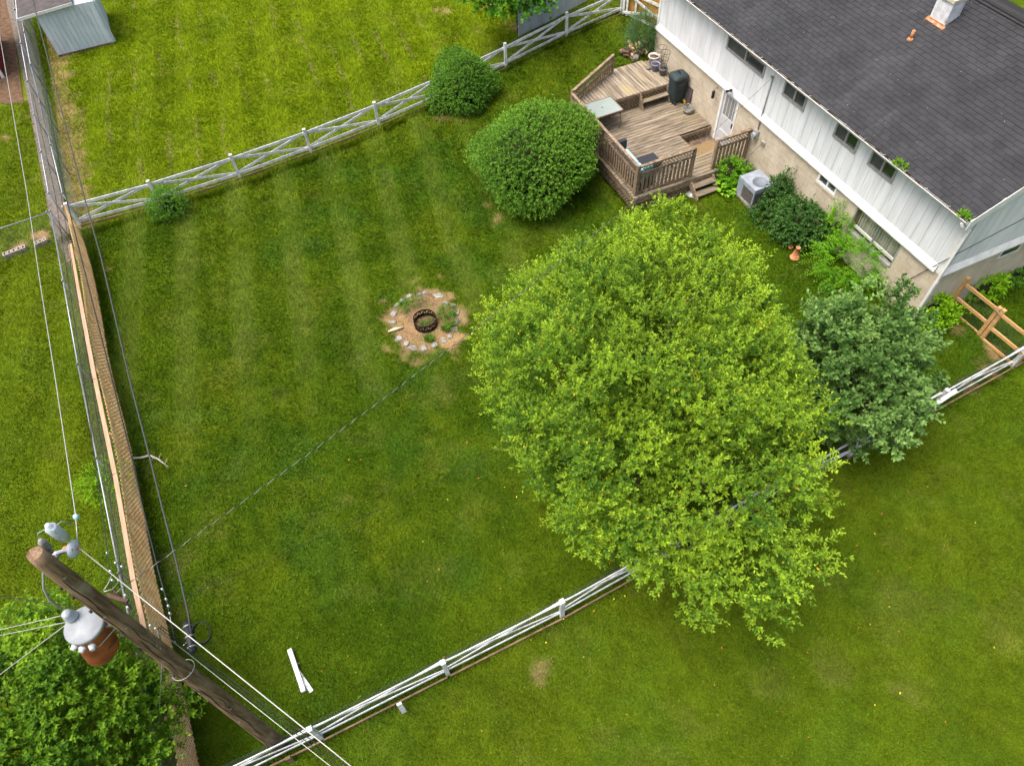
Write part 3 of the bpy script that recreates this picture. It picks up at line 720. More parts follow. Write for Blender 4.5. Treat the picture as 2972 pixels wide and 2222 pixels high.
for (x, y) in ((-7.80, -4.30), (-7.80, -2.2), (-7.80, -.2), (-9.9, -4.3), (-12.0, -4.3), (-12.3, -2.0), (-13.6, -1.9), (-13.6, -.2)):
    box('support_post', MT['deck_d'], deck, (x-.05, y-.05, gz(x, y)-.05), (x+.05, y+.05, (ZU if x < -12.1 else ZM)-.04))
def lattice(name, parent, p, q, z0, z1, step, w=.030, t=.006, m=None, both=True):
    """crossed diagonal laths filling the upright rectangle p-q, z0-z1, two layers deep"""
    p = Vector((p[0], p[1], 0)); q = Vector((q[0], q[1], 0)); d = (q-p); L = d.length; d.normalize(); nrm = Vector((-d.y, d.x, 0)); H = z1-z0
    mb = MB()
    for lay, sgn in ((0, 1), (1, -1)):
        s = -H
        while s < L:
            a0, b0 = (s, 0.0), (s+H, H)
            t0 = max(0.0, -a0[0]); t1 = min(H, L-a0[0])
            if t1-t0 > .02:
                A = (a0[0]+t0, t0); B = (a0[0]+t1, t1)
                if sgn < 0: A = (L-A[0], A[1]); B = (L-B[0], B[1])
                o = nrm*(t*(lay-.5)*1.1)
                pa = p+d*A[0]+o+Vector((0, 0, z0+A[1])); pb = p+d*B[0]+o+Vector((0, 0, z0+B[1]))
                mb.bar(pa, pb, t, w, up=nrm.cross((pb-pa).normalized()))
            s += step
    return tag(mb.build(name, m or MT['deck_d'], parent), kind='stuff')
lattice('lattice_skirt', deck, (DX1-.03, DY0+.02), (DX1-.03, -2.32), -.22, .08, .125)
lattice('lattice_skirt', deck, (DX1-.03, -1.36), (DX1-.03, -.04), -.12, .08, .125)
lattice('lattice_skirt', deck, (-12.4, DY0+.025), (DX1-.04, DY0+.025), -.22, .08, .125)
lattice('lattice_skirt', deck, (DX0+.024, -4.1), (DX0+.024, -.03), ZM, ZU-.13, .125)
lattice('lattice_skirt', deck, (NOT[0]+.016, NOT[2]+.03), (NOT[0]+.016, -.02), ZP, ZM-.16, .125)
box('base_board', MT['deck_d'], deck, (DX1-.05, DY0+.03, -.24), (DX1+.0, -2.32, -.19))
# step pit in front of the door, with a mat
pit = MB().b2((NOT[0]+.03, NOT[2]+.03, ZP-.25), (NOT[1]-.002, -.01, ZP)).build('door_landing', mat('dirty concrete', srgb(120, 104, 88), srgb(84, 68, 58), scale=6, rough=1, bump=.01), deck)
q = MB(); n = 24; c = Vector((-9.16, -.62, ZP+.002))
poly = [(c.x+.40*max(-1, min(1, 1.35*math.cos(2*math.pi*i/n))), c.y+.50*max(-1, min(1, 1.25*math.sin(2*math.pi*i/n)))) for i in range(n)]
q.prism(poly, ZP+.002, ZP+.018)
tag(q.build('door_mat', mat('coir mat', srgb(142, 120, 86), srgb(122, 102, 72), scale=30, rough=1, bump=.004, bscale=200)), 'tan coir mat lying in front of the white storm door', 'door mat')

# railings
def railing(pts, tops, z0s, posts, lat=True):
    """pts: corners along the run; tops/z0s: rail and floor height at those corners"""
    A, B = Vector((*pts[0], 0)), Vector((*pts[1], 0)); d = (B-A); L = d.length; d.normalize()
    zt = lambda s: tops[0]+(tops[1]-tops[0])*s/L
    zf = lambda s: z0s[0]+(z0s[1]-z0s[0])*s/L
    up = Vector((0, 0, 1))
    at = lambda s, z: A+d*s+up*z
    root = MB().bar(at(0, zt(0)+.012), at(L, zt(L)+.012), .10, .034).build('railing', MT['deck_d'], deck)
    bar('mid_rail', MT['deck_d'], root, at(.03, zt(0)-.30), at(L-.03, zt(L)-.30), .035, .07)
    bar('top_rail', MT['deck_d'], root, at(.03, zt(0)-.03), at(L-.03, zt(L)-.03), .035, .045)
    bar('bottom_rail', MT['deck_d'], root, at(.03, zf(0)+.07), at(L-.03, zf(L)+.07), .04, .07)
    mb = MB(); H = .21
    nrm = Vector((-d.y, d.x, 0)); st = .115
    for lay, sgn in ((0, 1), (1, -1)):
        s = -H
        while s < L:
            t0 = max(0, -s); t1 = min(H, L-s)
            if t1-t0 > .03:
                s0, s1 = s+t0, s+t1
                h0, h1 = (t0, t1) if sgn > 0 else (H-t0, H-t1)
                o = nrm*(.008*(lay-.5))
                pa = at(s0, zt(s0)-.265+h0)+o; pb = at(s1, zt(s1)-.265+h1)+o
                mb.bar(pa, pb, .006, .020, up=nrm.cross((pb-pa).normalized()))
            s += st
    tag(mb.build('lattice_band', MT['deck_d'], root), kind='stuff')
    n = max(2, int(L/.142)); 
    for i in range(n):
        s = (i+.5)*L/n
        za, zb = zf(s)+.105, zt(s)-.335
        if zb-za > .05: bar('baluster', MT['deck_d'], root, at(s, za), at(s, zb), .025, .088, up=d)
    for s in posts:
        bar('rail_post', MT['deck_d'], root, at(s, zf(s)-.1), at(s, zt(s)+(.06 if s in (0,) else -.01)), .09, .09, up=d)
    return root
RX = -7.85
railing([(RX, -4.29), (RX, -2.20)], (1.425, 1.425), (ZM, ZM), (0, 2.07))
railing([(RX, -1.38), (RX, -.07)], (1.425, 1.425), (ZM, ZM), (.02, 1.27))
railing([(-12.40, -4.29), (RX-.06, -4.29)], (1.425, 1.425), (ZM, ZM), (2.25,))
railing([(-12.44, -4.24), (-13.58, -1.98)], (1.45, 1.60), (ZU, ZU), (0, 2.50))
# steps
def stringer(parent, y, poly, t=.04):
    q = MB(); n = len(poly)
    q.add([(x, y, z) for x, z in poly]+[(x, y+t, z) for x, z in poly], [tuple(range(n)), tuple(range(n, 2*n))[::-1]]+[(i, i+n, (i+1) % n+n, (i+1) % n) for i in range(n)])
    return q
po = [(-7.69, .24), (-7.62, .27), (-7.15, -.12), (-7.15, -.24), (-7.26, -.24), (-7.69, .02)]
s1 = stringer(None, -2.28, po).build('steps', MT['deck_d'], deck)
stringer(None, -1.44, po).build('stringer', MT['deck_d'], s1)
box('tread', MT['deck_y'], s1, (-7.68, -2.238, .115), (-7.43, -1.442, .150)); box('tread', MT['deck_y'], s1, (-7.46, -2.238, -.055), (-7.20, -1.442, -.020))
box('riser', MT['deck_d'], s1, (-7.715, -2.238, .0), (-7.69, -1.442, .115))
po = [(-12.02, .86), (-11.95, .86), (-11.70, .335), (-12.02, .335)]
s2 = stringer(None, -1.72, po).build('steps', MT['deck_d'], deck); stringer(None, -.60, po).build('stringer', MT['deck_d'], s2)
box('tread', MT['deck_y'], s2, (-12.02, -1.678, .575), (-11.80, -.602, .610))

# ------------------------------------------------------------------ things on the deck
t = thing('patio_table', (-11.66, -3.46, ZM), 'rectangular frosted glass patio table beside the deck railing', 'table')
q = MB(); q.b2((-12.09, -4.03, 1.035), (-11.22, -2.90, 1.05)); q.build('table_top', mat('frosted glass top', srgb(146, 156, 150), srgb(134, 146, 140), scale=1.2, rough=.35), t)
for a, b in (((-12.11, -4.05, 1.03), (-11.20, -4.05, 1.03)), ((-11.20, -4.05, 1.03), (-11.20, -2.88, 1.03)), ((-11.20, -2.88, 1.03), (-12.11, -2.88, 1.03)), ((-12.11, -2.88, 1.03), (-12.11, -4.05, 1.03))):
    bar('edge_rail', MT['brownframe'], t, a, b, .03, .035)
for sx, sy, zb in ((-11.26, -3.95, ZM), (-11.26, -2.98, ZM), (-12.0, -3.95, ZM), (-12.0, -2.98, ZM)):
    pts = [(sx, sy, 1.02), (sx+.04, sy, .85), (sx+.10, sy+.03, .62), (sx+.05, sy+.02, .45), (sx+.02, sy, zb)]
    if sx < -11.9: pts = [(sx+.05, sy, 1.02), (sx+.15, sy, .6), (sx+.1, sy, zb)]
    MB().tube(pts, .014, 8).build('table_leg', MT['brownframe'], t)
MB().lathe((-11.66, -3.46, 1.051), [(.025, 0), (.025, .006), (0, .006)], 12).build('umbrella_hole', MT['dark'], t)
t = thing('patio_sofa', (-8.9, -3.95, ZM), 'dark rattan patio sofa with pale blue cushions behind the corner railing', 'sofa')
box('sofa_base', MT['rattan'], t, (-9.66, -4.18, ZM+.06), (-7.98, -3.62, ZM+.27))
box('sofa_back', MT['rattan'], t, (-9.66, -4.20, ZM+.27), (-7.98, -4.10, ZM+.74))
box('sofa_arm', MT['rattan'], t, (-9.80, -4.20, ZM+.04), (-9.66, -3.62, ZM+.72)); box('sofa_arm', MT['rattan'], t, (-7.98, -3.98, ZM+.04), (-7.93, -3.62, ZM+.5))
for k in range(2):
    o = box('seat_cushion', MT['cushion'], t, (-9.64+.83*k, -4.09, ZM+.275), (-8.83+.83*k, -3.60, ZM+.42)); o.modifiers.new('b', 'BEVEL').width = .03
    o = box('back_cushion', MT['cushion'], t, (-9.63+.83*k, -4.095, ZM+.425), (-8.84+.83*k, -3.97, ZM+.80)); o.modifiers.new('b', 'BEVEL').width = .03
o = box('side_cushion', MT['teal'], t, (-8.08, -3.96, ZM+.425), (-7.99, -3.60, ZM+.86)); o.modifiers.new('b', 'BEVEL').width = .03
for x in (-9.6, -8.05):
    for y in (-4.1, -3.7): box('sofa_leg', MT['rattan'], t, (x-.02, y-.02, ZM), (x+.02, y+.02, ZM+.06))
t = thing('coffee_table', (-8.76, -3.30, ZM), 'low square dark coffee table beside the blue cushioned sofa', 'coffee table')
q = MB(); q.b2((-9.05, -3.63, ZM+.36), (-8.48, -2.94, ZM+.40)); q.build('table_top', MT['rattan'], t)
box('table_skirt', MT['rattan'], t, (-9.02, -3.60, ZM+.14), (-8.51, -2.97, ZM+.36))
for x in (-9.0, -8.53):
    for y in (-3.58, -2.99): box('table_leg', MT['rattan'], t, (x-.02, y-.02, ZM), (x+.02, y+.02, ZM+.14))
# wheeled bin
t = thing('rubbish_bin', (-11.72, -.36, ZM), 'tall dark green plastic rubbish bin with domed lid on the deck', 'rubbish bin')
q = MB(); bx_, by_ = -11.72, -.36
def rrect(hw, hd, r, n=5):
    pts = []
    for cx, cy, a0 in ((hw-r, hd-r, 0), (-hw+r, hd-r, 90), (-hw+r, -hd+r, 180), (hw-r, -hd+r, 270)):
        for i in range(n+1):
            a = R_(a0+90*i/n); pts.append((cx+r*math.cos(a), cy+r*math.sin(a)))
    return pts
def loft(mb, c, secs):
    n = len(secs[0][0]); vs = []; fs = []
    for pts, z in secs: vs += [(c[0]+x, c[1]+y, c[2]+z) for x, y in pts]
    for i in range(len(secs)-1):
        for k in range(n): fs.append((i*n+k, i*n+(k+1) % n, (i+1)*n+(k+1) % n, (i+1)*n+k))
    fs.append(tuple(range(n))[::-1]); fs.append(tuple((len(secs)-1)*n+k for k in range(n)))
    return mb.add(vs, fs, False)
loft(q, (bx_, by_, ZM), [(rrect(.20, .21, .09), .05), (rrect(.23, .25, .11), .30), (rrect(.255, .28, .12), .88), (rrect(.275, .30, .12), .90), (rrect(.275, .30, .12), .96)])
q.build('bin_body', MT['bin'], t)
q = MB(); loft(q, (bx_, by_, ZM), [(rrect(.285, .31, .13), .965), (rrect(.285, .31, .13), 1.0), (rrect(.25, .27, .12), 1.06), (rrect(.15, .17, .08), 1.10)]); lid = q.build('lid', MT['bin'], t)
MB().tube([(bx_-.07, by_, ZM+1.10), (bx_-.05, by_, ZM+1.14), (bx_+.05, by_, ZM+1.14), (bx_+.07, by_, ZM+1.10)], .016, 8).build('lid_handle', MT['dark'], lid)
for s in (-1, 1): MB().tube([(bx_+.22, by_+s*.12, ZM+.06), (bx_+.22, by_+s*.17, ZM+.06)], .06, 14).build('wheel', MT['dark'], t)
MB().tube([(bx_+.28, by_-.15, ZM+.80), (bx_+.33, by_-.15, ZM+.82), (bx_+.33, by_+.15, ZM+.82), (bx_+.28, by_+.15, ZM+.80)], .014, 8).build('handle', MT['dark'], t)
def pot(name, x, y, z, r, h, m, label, cat='flower pot', soil=True):
    t = thing(name, (x, y, z), label, cat)
    MB().lathe((x, y, z), [(r*.68, 0), (r*.95, h*.82), (r*1.06, h*.83), (r*1.08, h), (r*.93, h), (r*.9, h*.8), (0, h*.8)], 22).build('pot_body', m, t)
    if soil: MB().lathe((x, y, z), [(r*.89, h*.805), (0, h*.83)], 18).build('potting_soil', MT['soil'], t)
    return t
pot('flower_pot', -13.38, -.36, ZU, .20, .34, mat('chalky white pot', srgb(208, 204, 198), srgb(186, 178, 170), scale=8, rough=.9), 'wide chalky white planter standing at the back of the upper deck')
pot('flower_pot', -12.99, -.52, ZU, .165, .28, mat('blue grey pot', srgb(128, 134, 158), srgb(112, 118, 144), scale=8, rough=.6), 'empty blue flower pot in front of the white planter')
pot('flower_pot', -12.62, -.42, ZU, .16, .27, mat('slate pot', srgb(104, 112, 116), srgb(90, 98, 102), scale=8, rough=.7), 'grey flower pot holding a wire plant cage beside the bin')
MB().lathe((-13.16, -.70, ZU), [(.06, 0), (.085, .06), (.075, .11), (.03, .12)], 14).build('pebble', MT['stone'])
pb = bpy.data.objects['pebble']; tag(pb, 'small round pale ornament on the deck boards beside the blue pot', 'ornament')
def cage(x, y, z, label):
    t = thing('plant_cage', (x, y, z), label, 'plant cage')
    for r, h in ((.17, .62), (.14, .36), (.11, .12)):
        MB().tube([(x+r*math.cos(2*math.pi*i/20), y+r*math.sin(2*math.pi*i/20), z+h) for i in range(21)], .006, 5, False).build('hoop', MT['dark'], t)
    for k in range(4):
        a = .6+k*math.pi/2; MB().tube([(x+.05*math.cos(a), y+.05*math.sin(a), z-.12), (x+.17*math.cos(a), y+.17*math.sin(a), z+.64)], .005, 5).build('stake', MT['dark'], t)
cage(-12.62, -.42, ZU+.24, 'dark wire plant cage standing in the grey pot')
cage(-13.12, -.24, ZU+.13, 'dark wire plant cage beside the white planter')
# stone basket, yellow toy
t = thing('stone_basket', (-10.9, -.3, ZM), 'round stone basket ornament with arched handle on the deck by the wall', 'ornament')
MB().lathe((-10.90, -.32, ZM), [(.13, 0), (.19, .08), (.20, .15), (.16, .15), (.14, .07), (0, .06)], 18).build('bowl', MT['stone'], t)
MB().tube([(-10.90+.18*math.cos(R_(a)), -.32, ZM+.12+.2*math.sin(R_(a))) for a in range(0, 181, 18)], .022, 8).build('handle', MT['stone'], t)
q = MB(); q.box((-11.52, -.12, ZM+.035), (.20, .10, .07), Matrix.Rotation(.5, 3, 'Z')); q.box((-11.50, -.11, ZM+.085), (.10, .06, .03), Matrix.Rotation(.5, 3, 'Z'))
tag(q.build('plastic_toy', mat('yellow plastic', srgb(226, 190, 40), rough=.5)), 'small bright yellow plastic toy lying at the foot of the wall', 'toy')
# slate leaning behind the bin
q = MB(); q.bar((-11.40, -.10, ZM), (-11.40, -.02, ZM+.62), .34, .02, up=(0, -1, 0)); tag(q.build('leaning_board', mat('purple slate', srgb(96, 84, 88), srgb(78, 70, 74), scale=5, rough=.8)), 'dark slate board leaning on the wall behind the bin', 'board')
# floor parasol foot by the steps
p = G(2008, 565)
q = MB(); q.lathe((p.x, p.y, p.z), [(.19, 0), (.19, .03), (.05, .08), (.03, .10), (.03, .30), (.02, .30), (.02, .1), (0, .1)], 20)
tag(q.build('parasol_base', MT['metal']), 'grey round parasol base standing on the grass beside the deck steps', 'parasol base')
# air conditioner
ax, ay, az = -6.43, -.62, gz(-6.4, -.7)
t = thing('air_conditioner', (ax, ay, az), 'square grey outdoor air conditioning unit standing against the tan wall', 'air conditioner')
MB().b2((ax-.50, ay-.46, az-.05), (ax+.48, ay+.40, az+.03)).build('concrete_pad', MT['stone'], t)
gp_ = mat('grey steel cabinet', srgb(158, 166, 176), srgb(140, 148, 160), scale=5, rough=.5, metal=.1)
x0, x1, y0, y1 = ax-.42, ax+.42, ay-.40, ay+.36
q = MB(); q.b2((x0, y0, az+.60), (x1, y1, az+.66)); q.b2((x0, y0, az+.03), (x1-.58, y1, az+.60)); q.b2((x1-.05, y0, az+.03), (x1, y0+.05, az+.6)); q.b2((x1-.05, y1-.05, az+.03), (x1, y1, az+.6)); q.b2((x0, y0-.004, az+.5), (x1, y0, az+.6)); q.b2((x1, y0, az+.5), (x1+.004, y1, az+.6))
q.build('cabinet', gp_, t)
q = MB(); q.b2((x1-.58, y0+.02, az+.03), (x1-.02, y1-.02, az+.60)); coil = q.build('coil', mat('coil fins', srgb(92, 84, 78), srgb(66, 60, 56), scale=1, stretch=(1, 1, 60), rough=.8), t)
for k in range(11): box('fin_guard', MT['metal'], coil, (x1-.56+k*.05, y0+.010, az+.04), (x1-.553+k*.05, y0+.018, az+.5))
for k in range(14): box('fin_guard', MT['metal'], coil, (x1-.018, y0+.06+k*.05, az+.04), (x1-.010, y0+.067+k*.05, az+.5))
MB().lathe(((x0+x1)/2+.14, (y0+y1)/2, az+.66), [(.25, 0), (.25, .012), (.23, .012), (.23, .004), (0, .004)], 24).build('fan_ring', mat('fan grille', srgb(120, 128, 138), rough=.6), t)
# terracotta chimney pot
p = G(2306, 748)
t = thing('chimney_pot', (p.x, p.y, p.z), 'orange terracotta chimney pot standing on the grass by the ivy', 'chimney pot')
MB().lathe((p.x, p.y, p.z), [(.15, 0), (.15, .035), (.125, .045), (.062, .40), (.07, .405), (.07, .425), (.048, .425), (.045, .1), (0, .1)], 20).build('pot_body', MT['terracotta'], t)
p = G(2293, 722); q = MB(); q.lathe((p.x, p.y, p.z), [(.05, 0), (.08, .10), (.065, .10), (.04, .02), (0, .02)], 14); tag(q.build('flower_pot', MT['terracotta']), 'small terracotta pot on the ground behind the terracotta chimney pot', 'flower pot')
# firewood and stones at the end of the house
t = thing('wood_pile', (-13.6, -.8, gz(-13.8, -.8)), 'untidy pile of split logs and stones at the end of the upper deck', 'wood pile')
logm = mat('split log', srgb(112, 92, 74), srgb(80, 64, 52), scale=6, rough=.95, bump=.01, bscale=20, rnd=.2); endm = srgb(188, 158, 112)
for k in range(26):
    bx2 = -14.0-random.random()*.55; by2 = -.15-random.random()*.95; bz2 = gz(bx2, by2)+.04+.32*random.random()*(1-abs(by2+.5)*.8)
    a = random.uniform(-.5, .9); L = random.uniform(.22, .42); r = random.uniform(.035, .07)
    dv = Vector((math.cos(a), math.sin(a), random.uniform(-.3, .3)))*L/2; c = Vector((bx2, by2, bz2))
    MB().tube([c-dv, c+dv*.2+Vector((0, 0, .01)), c+dv], [r, r*.95, r*.9], 7).build('log', logm if k % 4 else MT['lattwood'], t)
q = MB(); p = G(1845, 172); q.lathe((p.x, p.y, p.z-.03), [(.10, 0), (.13, .08), (.10, .17), (.03, .2)], 9); tag(q.build('boulder', MT['stone']), 'pale rounded stone on the grass beside the upper deck', 'stone')
# ------------------------------------------------------------------ fences
random.seed(21)
def wire_panel(name, parent, A, B, za0, za1, zb0, zb1, sx, sz, r, m, diag=False):
    """a panel of real wires between two upright lines"""
    A = Vector((*A, 0)); B = Vector((*B, 0)); L = (B-A).length; mb = MB()
    def at(s, t):
        p = A+(B-A)*s; z0 = za0+(zb0-za0)*s; z1 = za1+(zb1-za1)*s; return Vector((p.x, p.y, z0+(z1-z0)*t))
    def w(p, q):
        d = (q-p).normalized(); e = d.cross(Vector((.3, .5, .8))).normalized(); f_ = d.cross(e)
        vs = [p+e*r, p-e*r*.5+f_*r*.87, p-e*r*.5-f_*r*.87, q+e*r, q-e*r*.5+f_*r*.87, q-e*r*.5-f_*r*.87]
        mb.add(vs, [(0, 1, 4, 3), (1, 2, 5, 4), (2, 0, 3, 5)])
    H = za1-za0
    if not diag:
        n = max(1, int(L/sx)); 
        for i in range(n+1): w(at(i/n, 0), at(i/n, 1))
        k = max(1, int(H/sz))
        for i in range(k+1): w(at(0, i/k), at(1, i/k))
    else:
        n = int(L/sx); h = H/L
        for sg in (1, -1):
            for i in range(-int(H/sx), n+1):
                s0 = i*sx/L; t0 = 0.0; s1 = s0+h; t1 = 1.0
                if s0 < 0: t0 = -s0/h; s0 = 0
                if s1 > 1: t1 = 1-(s1-1)/h; s1 = 1
                if s1-s0 < .004: continue
                if sg < 0: w(at(1-s0, t0), at(1-s1, t1))
                else: w(at(s0, t0), at(s1, t1))
    return tag(mb.build(name, m, parent), kind='stuff')
def crossbuck(label, pts, off, htop=.96, kick=True, kside=1, missing=(), rh=.078, bh=.066):
    """white rail fence with a crossed pair of braces in every bay; off = offset of the rails from the posts"""
    t = thing('crossbuck_fence', (pts[0][0], pts[0][1], gz(*pts[0])), label, 'fence')
    F_ = MT['fence']; o = Vector((*off, 0))
    for i, (x, y) in enumerate(pts):
        z = gz(x, y); h = htop+random.uniform(-.02, .02); lx, ly = random.uniform(-.012, .012), random.uniform(-.012, .012)
        q = MB(); q.bar((x, y, z-.1), (x+lx, y+ly, z+h), .095, .095, up=(1, 0, 0)); po = q.build('post', F_, t)
        MB().box((x+lx, y+ly, z+h+.010), (.105, .105, .018)).build('post_cap', F_, po)
    for i, (a, b) in enumerate(zip(pts, pts[1:])):
        A = Vector((*a, gz(*a)))+o; B = Vector((*b, gz(*b)))+o; d = (B-A).normalized(); up = Vector((0, 0, 1)); nrm = d.cross(up).normalized()
        A1, B1 = A+d*.03, B-d*.03
        j = lambda: up*random.uniform(-.012, .012)
        zt, zb = .80, .17
        bar('top_rail', F_, t, A1+up*zt+j(), B1+up*zt+j(), .022, rh, up=up)
        bar('bottom_rail', F_, t, A1+up*zb+j(), B1+up*zb+j(), .022, rh, up=up)
        on = o.normalized() if o.length > 0 else nrm
        bar('brace', F_, t, A1+up*(zt-.02)+on*.024, B1+up*(zb+.02)+on*.024, .020, bh, up=up)
        bar('brace', F_, t, A1+up*(zb+.02)+on*.046, B1+up*(zt-.02)+on*.046, .020, bh, up=up)
        if kick:
            ks = o.normalized()*(-.075*kside)
            bar('kick_board', MT['kick'], t, A1+ks-o+up*.025, B1+ks-o+up*.02, .035, .11, up=up)
        wire_panel('wire_mesh', t, (A+on*.07).xy, (B+on*.07).xy, A.z+.02, A.z+.92, B.z+.02, B.z+.92, .05, .05, .0016, MT['wire'])
    return t
def gxy(u, v): p = G(u, v); return (p.x, p.y)
fpix = [(234, 655), (465, 592), (697, 517), (903, 442.5), (1100, 366), (1290, 283), (1468, 198.5), (1644, 108.5), (1803, 40)]
far_pts = [gxy(*q) for q in fpix]
crossbuck('white crossbuck fence between the striped yard and the brighter neighbouring lawn', far_pts, (-.03, 0), kside=1, rh=.10, bh=.088)
ny_ = [-23.6, -20.9, -18.05, -15.25, -12.5, -9.75, -7.0, -4.2, -1.45, 1.45, 4.2]
near_pts = [(float(near_fence_x(y)), y) for y in ny_]
crossbuck('white crossbuck fence running from the utility pole under the big yellow-green tree', near_pts, (-.03, 0), kside=1, rh=.070, bh=.060)
# short crossbuck gate between that fence and the house, with tan lattice behind
c0 = far_pts[-1]; hc = (-14.05, 1.35)
gt = thing('crossbuck_gate', (c0[0], c0[1], gz(*c0)), 'white crossbuck gate between the fence corner post and the end of the house', 'gate')
A = Vector((c0[0]+.12, c0[1]+.02, gz(*c0))); B = Vector((hc[0], hc[1], gz(*hc))); up = Vector((0, 0, 1)); M_ = A+(B-A)*.24
for s in (.0, .055, .20): 
    p = A+(B-A)*s; bar('stile', MT['fence'], gt, p+up*.02, p+up*1.02, .03, .09, up=(B-A).normalized())
bar('top_rail', MT['fence'], gt, A+up*.95, B+up*.95, .025, .10); bar('bottom_rail', MT['fence'], gt, A+up*.12, B+up*.12, .025, .09)
bar('brace', MT['fence'], gt, A+up*.95+Vector((.02, -.03, 0)), B+up*.14+Vector((.02, -.03, 0)), .02, .09); bar('brace', MT['fence'], gt, A+up*.14+Vector((.03, -.05, 0)), B+up*.95+Vector((.03, -.05, 0)), .02, .09)
lf = thing('lattice_screen', (A.x, A.y+.15, A.z), 'yellowish lattice screen standing behind the white crossbuck gate', 'lattice')
LA, LB = (A.x+.1, A.y+.16), (B.x+.3, B.y+.12)
lattice('lath_field', lf, LA, LB, gz(*LA), gz(*LA)+1.25, .085, .036, .007, mat('honey lath', srgb(206, 160, 84), srgb(182, 136, 66), scale=6, rough=.8))
for s in (0, 1): 
    p = Vector((*LA, 0))+(Vector((*LB, 0))-Vector((*LA, 0)))*s; box('screen_post', MT['newwood'], lf, (p.x-.04, p.y-.04, gz(*LA)-.05), (p.x+.04, p.y+.04, gz(*LA)+1.3))
# grey-white board fence of the next lot
bA = Vector((*gxy(1505, 108), 0)); bB = Vector((*gxy(1815, -42), 0)); d = (bB-bA); L = d.length; d.normalize()
bf = thing('board_fence', (bA.x, bA.y, gz(bA.x, bA.y)), 'tall whitish board fence behind the leafy maple', 'fence')
bwm = mat('greyed white boards', srgb(204, 208, 210), srgb(184, 190, 194), scale=3, stretch=(1, 1, .3), rough=.8, rnd=.05)
n = int(L/.15); nb_ = Vector((-d.y, d.x, 0))
for i in range(n):
    p = bA+d*(i+.5)*.15; z = gz(p.x, p.y)
    bar('fence_board', bwm, bf, p+up*(z+.02), p+up*(z+1.75+random.uniform(-.015, .015)), .02, .142, up=d)
for zr in (.4, 1.4): bar('back_rail', bwm, bf, bA+up*(gz(bA.x, bA.y)+zr)-nb_*.0+nb_*.03, bB+up*(gz(bB.x, bB.y)+zr)+nb_*.03, .03, .09)

# chain link fences
def chainlink(label, pts, ztop=1.2, sp=3.0, mesh=True, r=.0017):
    t = thing('chain_link_fence', (*pts[0], gz(*pts[0])), label, 'fence')
    cell = .052
    for a, b in zip(pts, pts[1:]):
        A = Vector((*a, gz(*a))); B = Vector((*b, gz(*b))); L = (B-A).length; n = max(1, round(L/sp))
        MB().tube([A+up*ztop, (A+B)/2+up*(ztop-.01), B+up*ztop], .021, 8).build('top_rail', MT['galv'], t)
        for i in range(n+1):
            p = A+(B-A)*(i/n); po = MB().tube([p+up*-.1, p+up*(ztop+.05)], .024, 8).build('post', MT['galv'], t)
            MB().lathe((p.x, p.y, p.z+ztop+.05), [(.030, -.03), (.030, .01), (.012, .03), (0, .032)], 10).build('post_cap', MT['galv'], po)
        for i in range(n):
            p, q = A+(B-A)*(i/n), A+(B-A)*((i+1)/n)
            wire_panel('chain_link', t, p.xy, q.xy, p.z+.02, p.z+ztop-.01, q.z+.02, q.z+ztop-.01, cell*1.41, 0, r, MT['galv'], True)
    return t
chainlink('chain link fence running close behind the tan lattice fence', [(-14.95, -21.62), (-8, -21.33), (-1.5, -20.98), (4.0, -20.62)])
chainlink('chain link fence branching off past the row of pale edging blocks', [(-14.95, -21.72), (-14.7, -26.0)])
chainlink('chain link fence along the outer side of the grey gravel strip', [(-15.9, -21.62), (-23.4, -21.95), (-36, -22.50)])
chainlink('chain link fence along the shed side of the grey gravel strip', [(-15.7, -21.20), (-24.6, -21.80), (-36, -22.30)])

# tan lattice fence with planks along its top
lt = thing('lattice_fence', (-6, -20.9, -.2), 'long tan wooden lattice fence along the left side of the yard', 'fence')
def lat_y(x): return -21.20+.041*(x+15)+.035*math.sin(x*.9)
lm = {}
laths = []
H_ = 1.08; step = .13
for lay, sg in ((0, 1), (1, -1)):
    x = -15.3
    while x < 3.6:
        xa, xb = (x, x+H_) if sg > 0 else (x+H_, x)
        sag = .03*math.sin(x*1.7)
        laths.append((Vector((xa, lat_y(xa)+.012*lay, -.18)), Vector((xb, lat_y(xb)+.012*lay, -.18+H_+sag)), lay)); x += step
laths.sort(key=lambda l: ((l[0]+l[1])/2-CAM).length)
q = MB(); q.box((0, 0, 0), (1.53, .007, .047)); lme = q.mesh('lath'); lme.materials.append(MT['lattwood'])
restl = MB()
for i, (a, b, lay) in enumerate(laths):
    d = (b-a).normalized(); nrm = Vector((0, 1, 0)); u2 = nrm.cross(d).normalized() if False else d.cross(nrm).normalized()
    Mx = Matrix((d, nrm, d.cross(nrm).normalized())).transposed()
    c = (a+b)/2
    if i < 300:
        o = put('lath', lme, lt, c, Mx.to_euler())
    else: restl.add([Mx @ v.co+c for v in lme.vertices], [tuple(p.vertices) for p in lme.polygons])
if restl.v: tag(restl.build('laths_beyond', mat('tan lath field', srgb(255, 220, 166), srgb(242, 192, 132), scale=5, rough=.8, isl=.12), lt), kind='stuff')
px_ = [-13.15, -10.45, -7.35, -4.15, -1.25, .35]
for a, b in zip(px_, px_[1:]):
    ja = random.uniform(-.015, .015)
    bar('plank', MT['plank'], lt, (a+.006, lat_y(a)-.07+ja, .945+ja*.3), (b-.006, lat_y(b)-.07+ja, .945+ja*.3+random.uniform(-.01, .01)), .10, .035)
x = -15.2
while x < 3.6:
    box('stake', MT['lattwood'], lt, (x-.03, lat_y(x)-.075, -.25), (x+.03, lat_y(x)-.03, .92)); x += 2.44
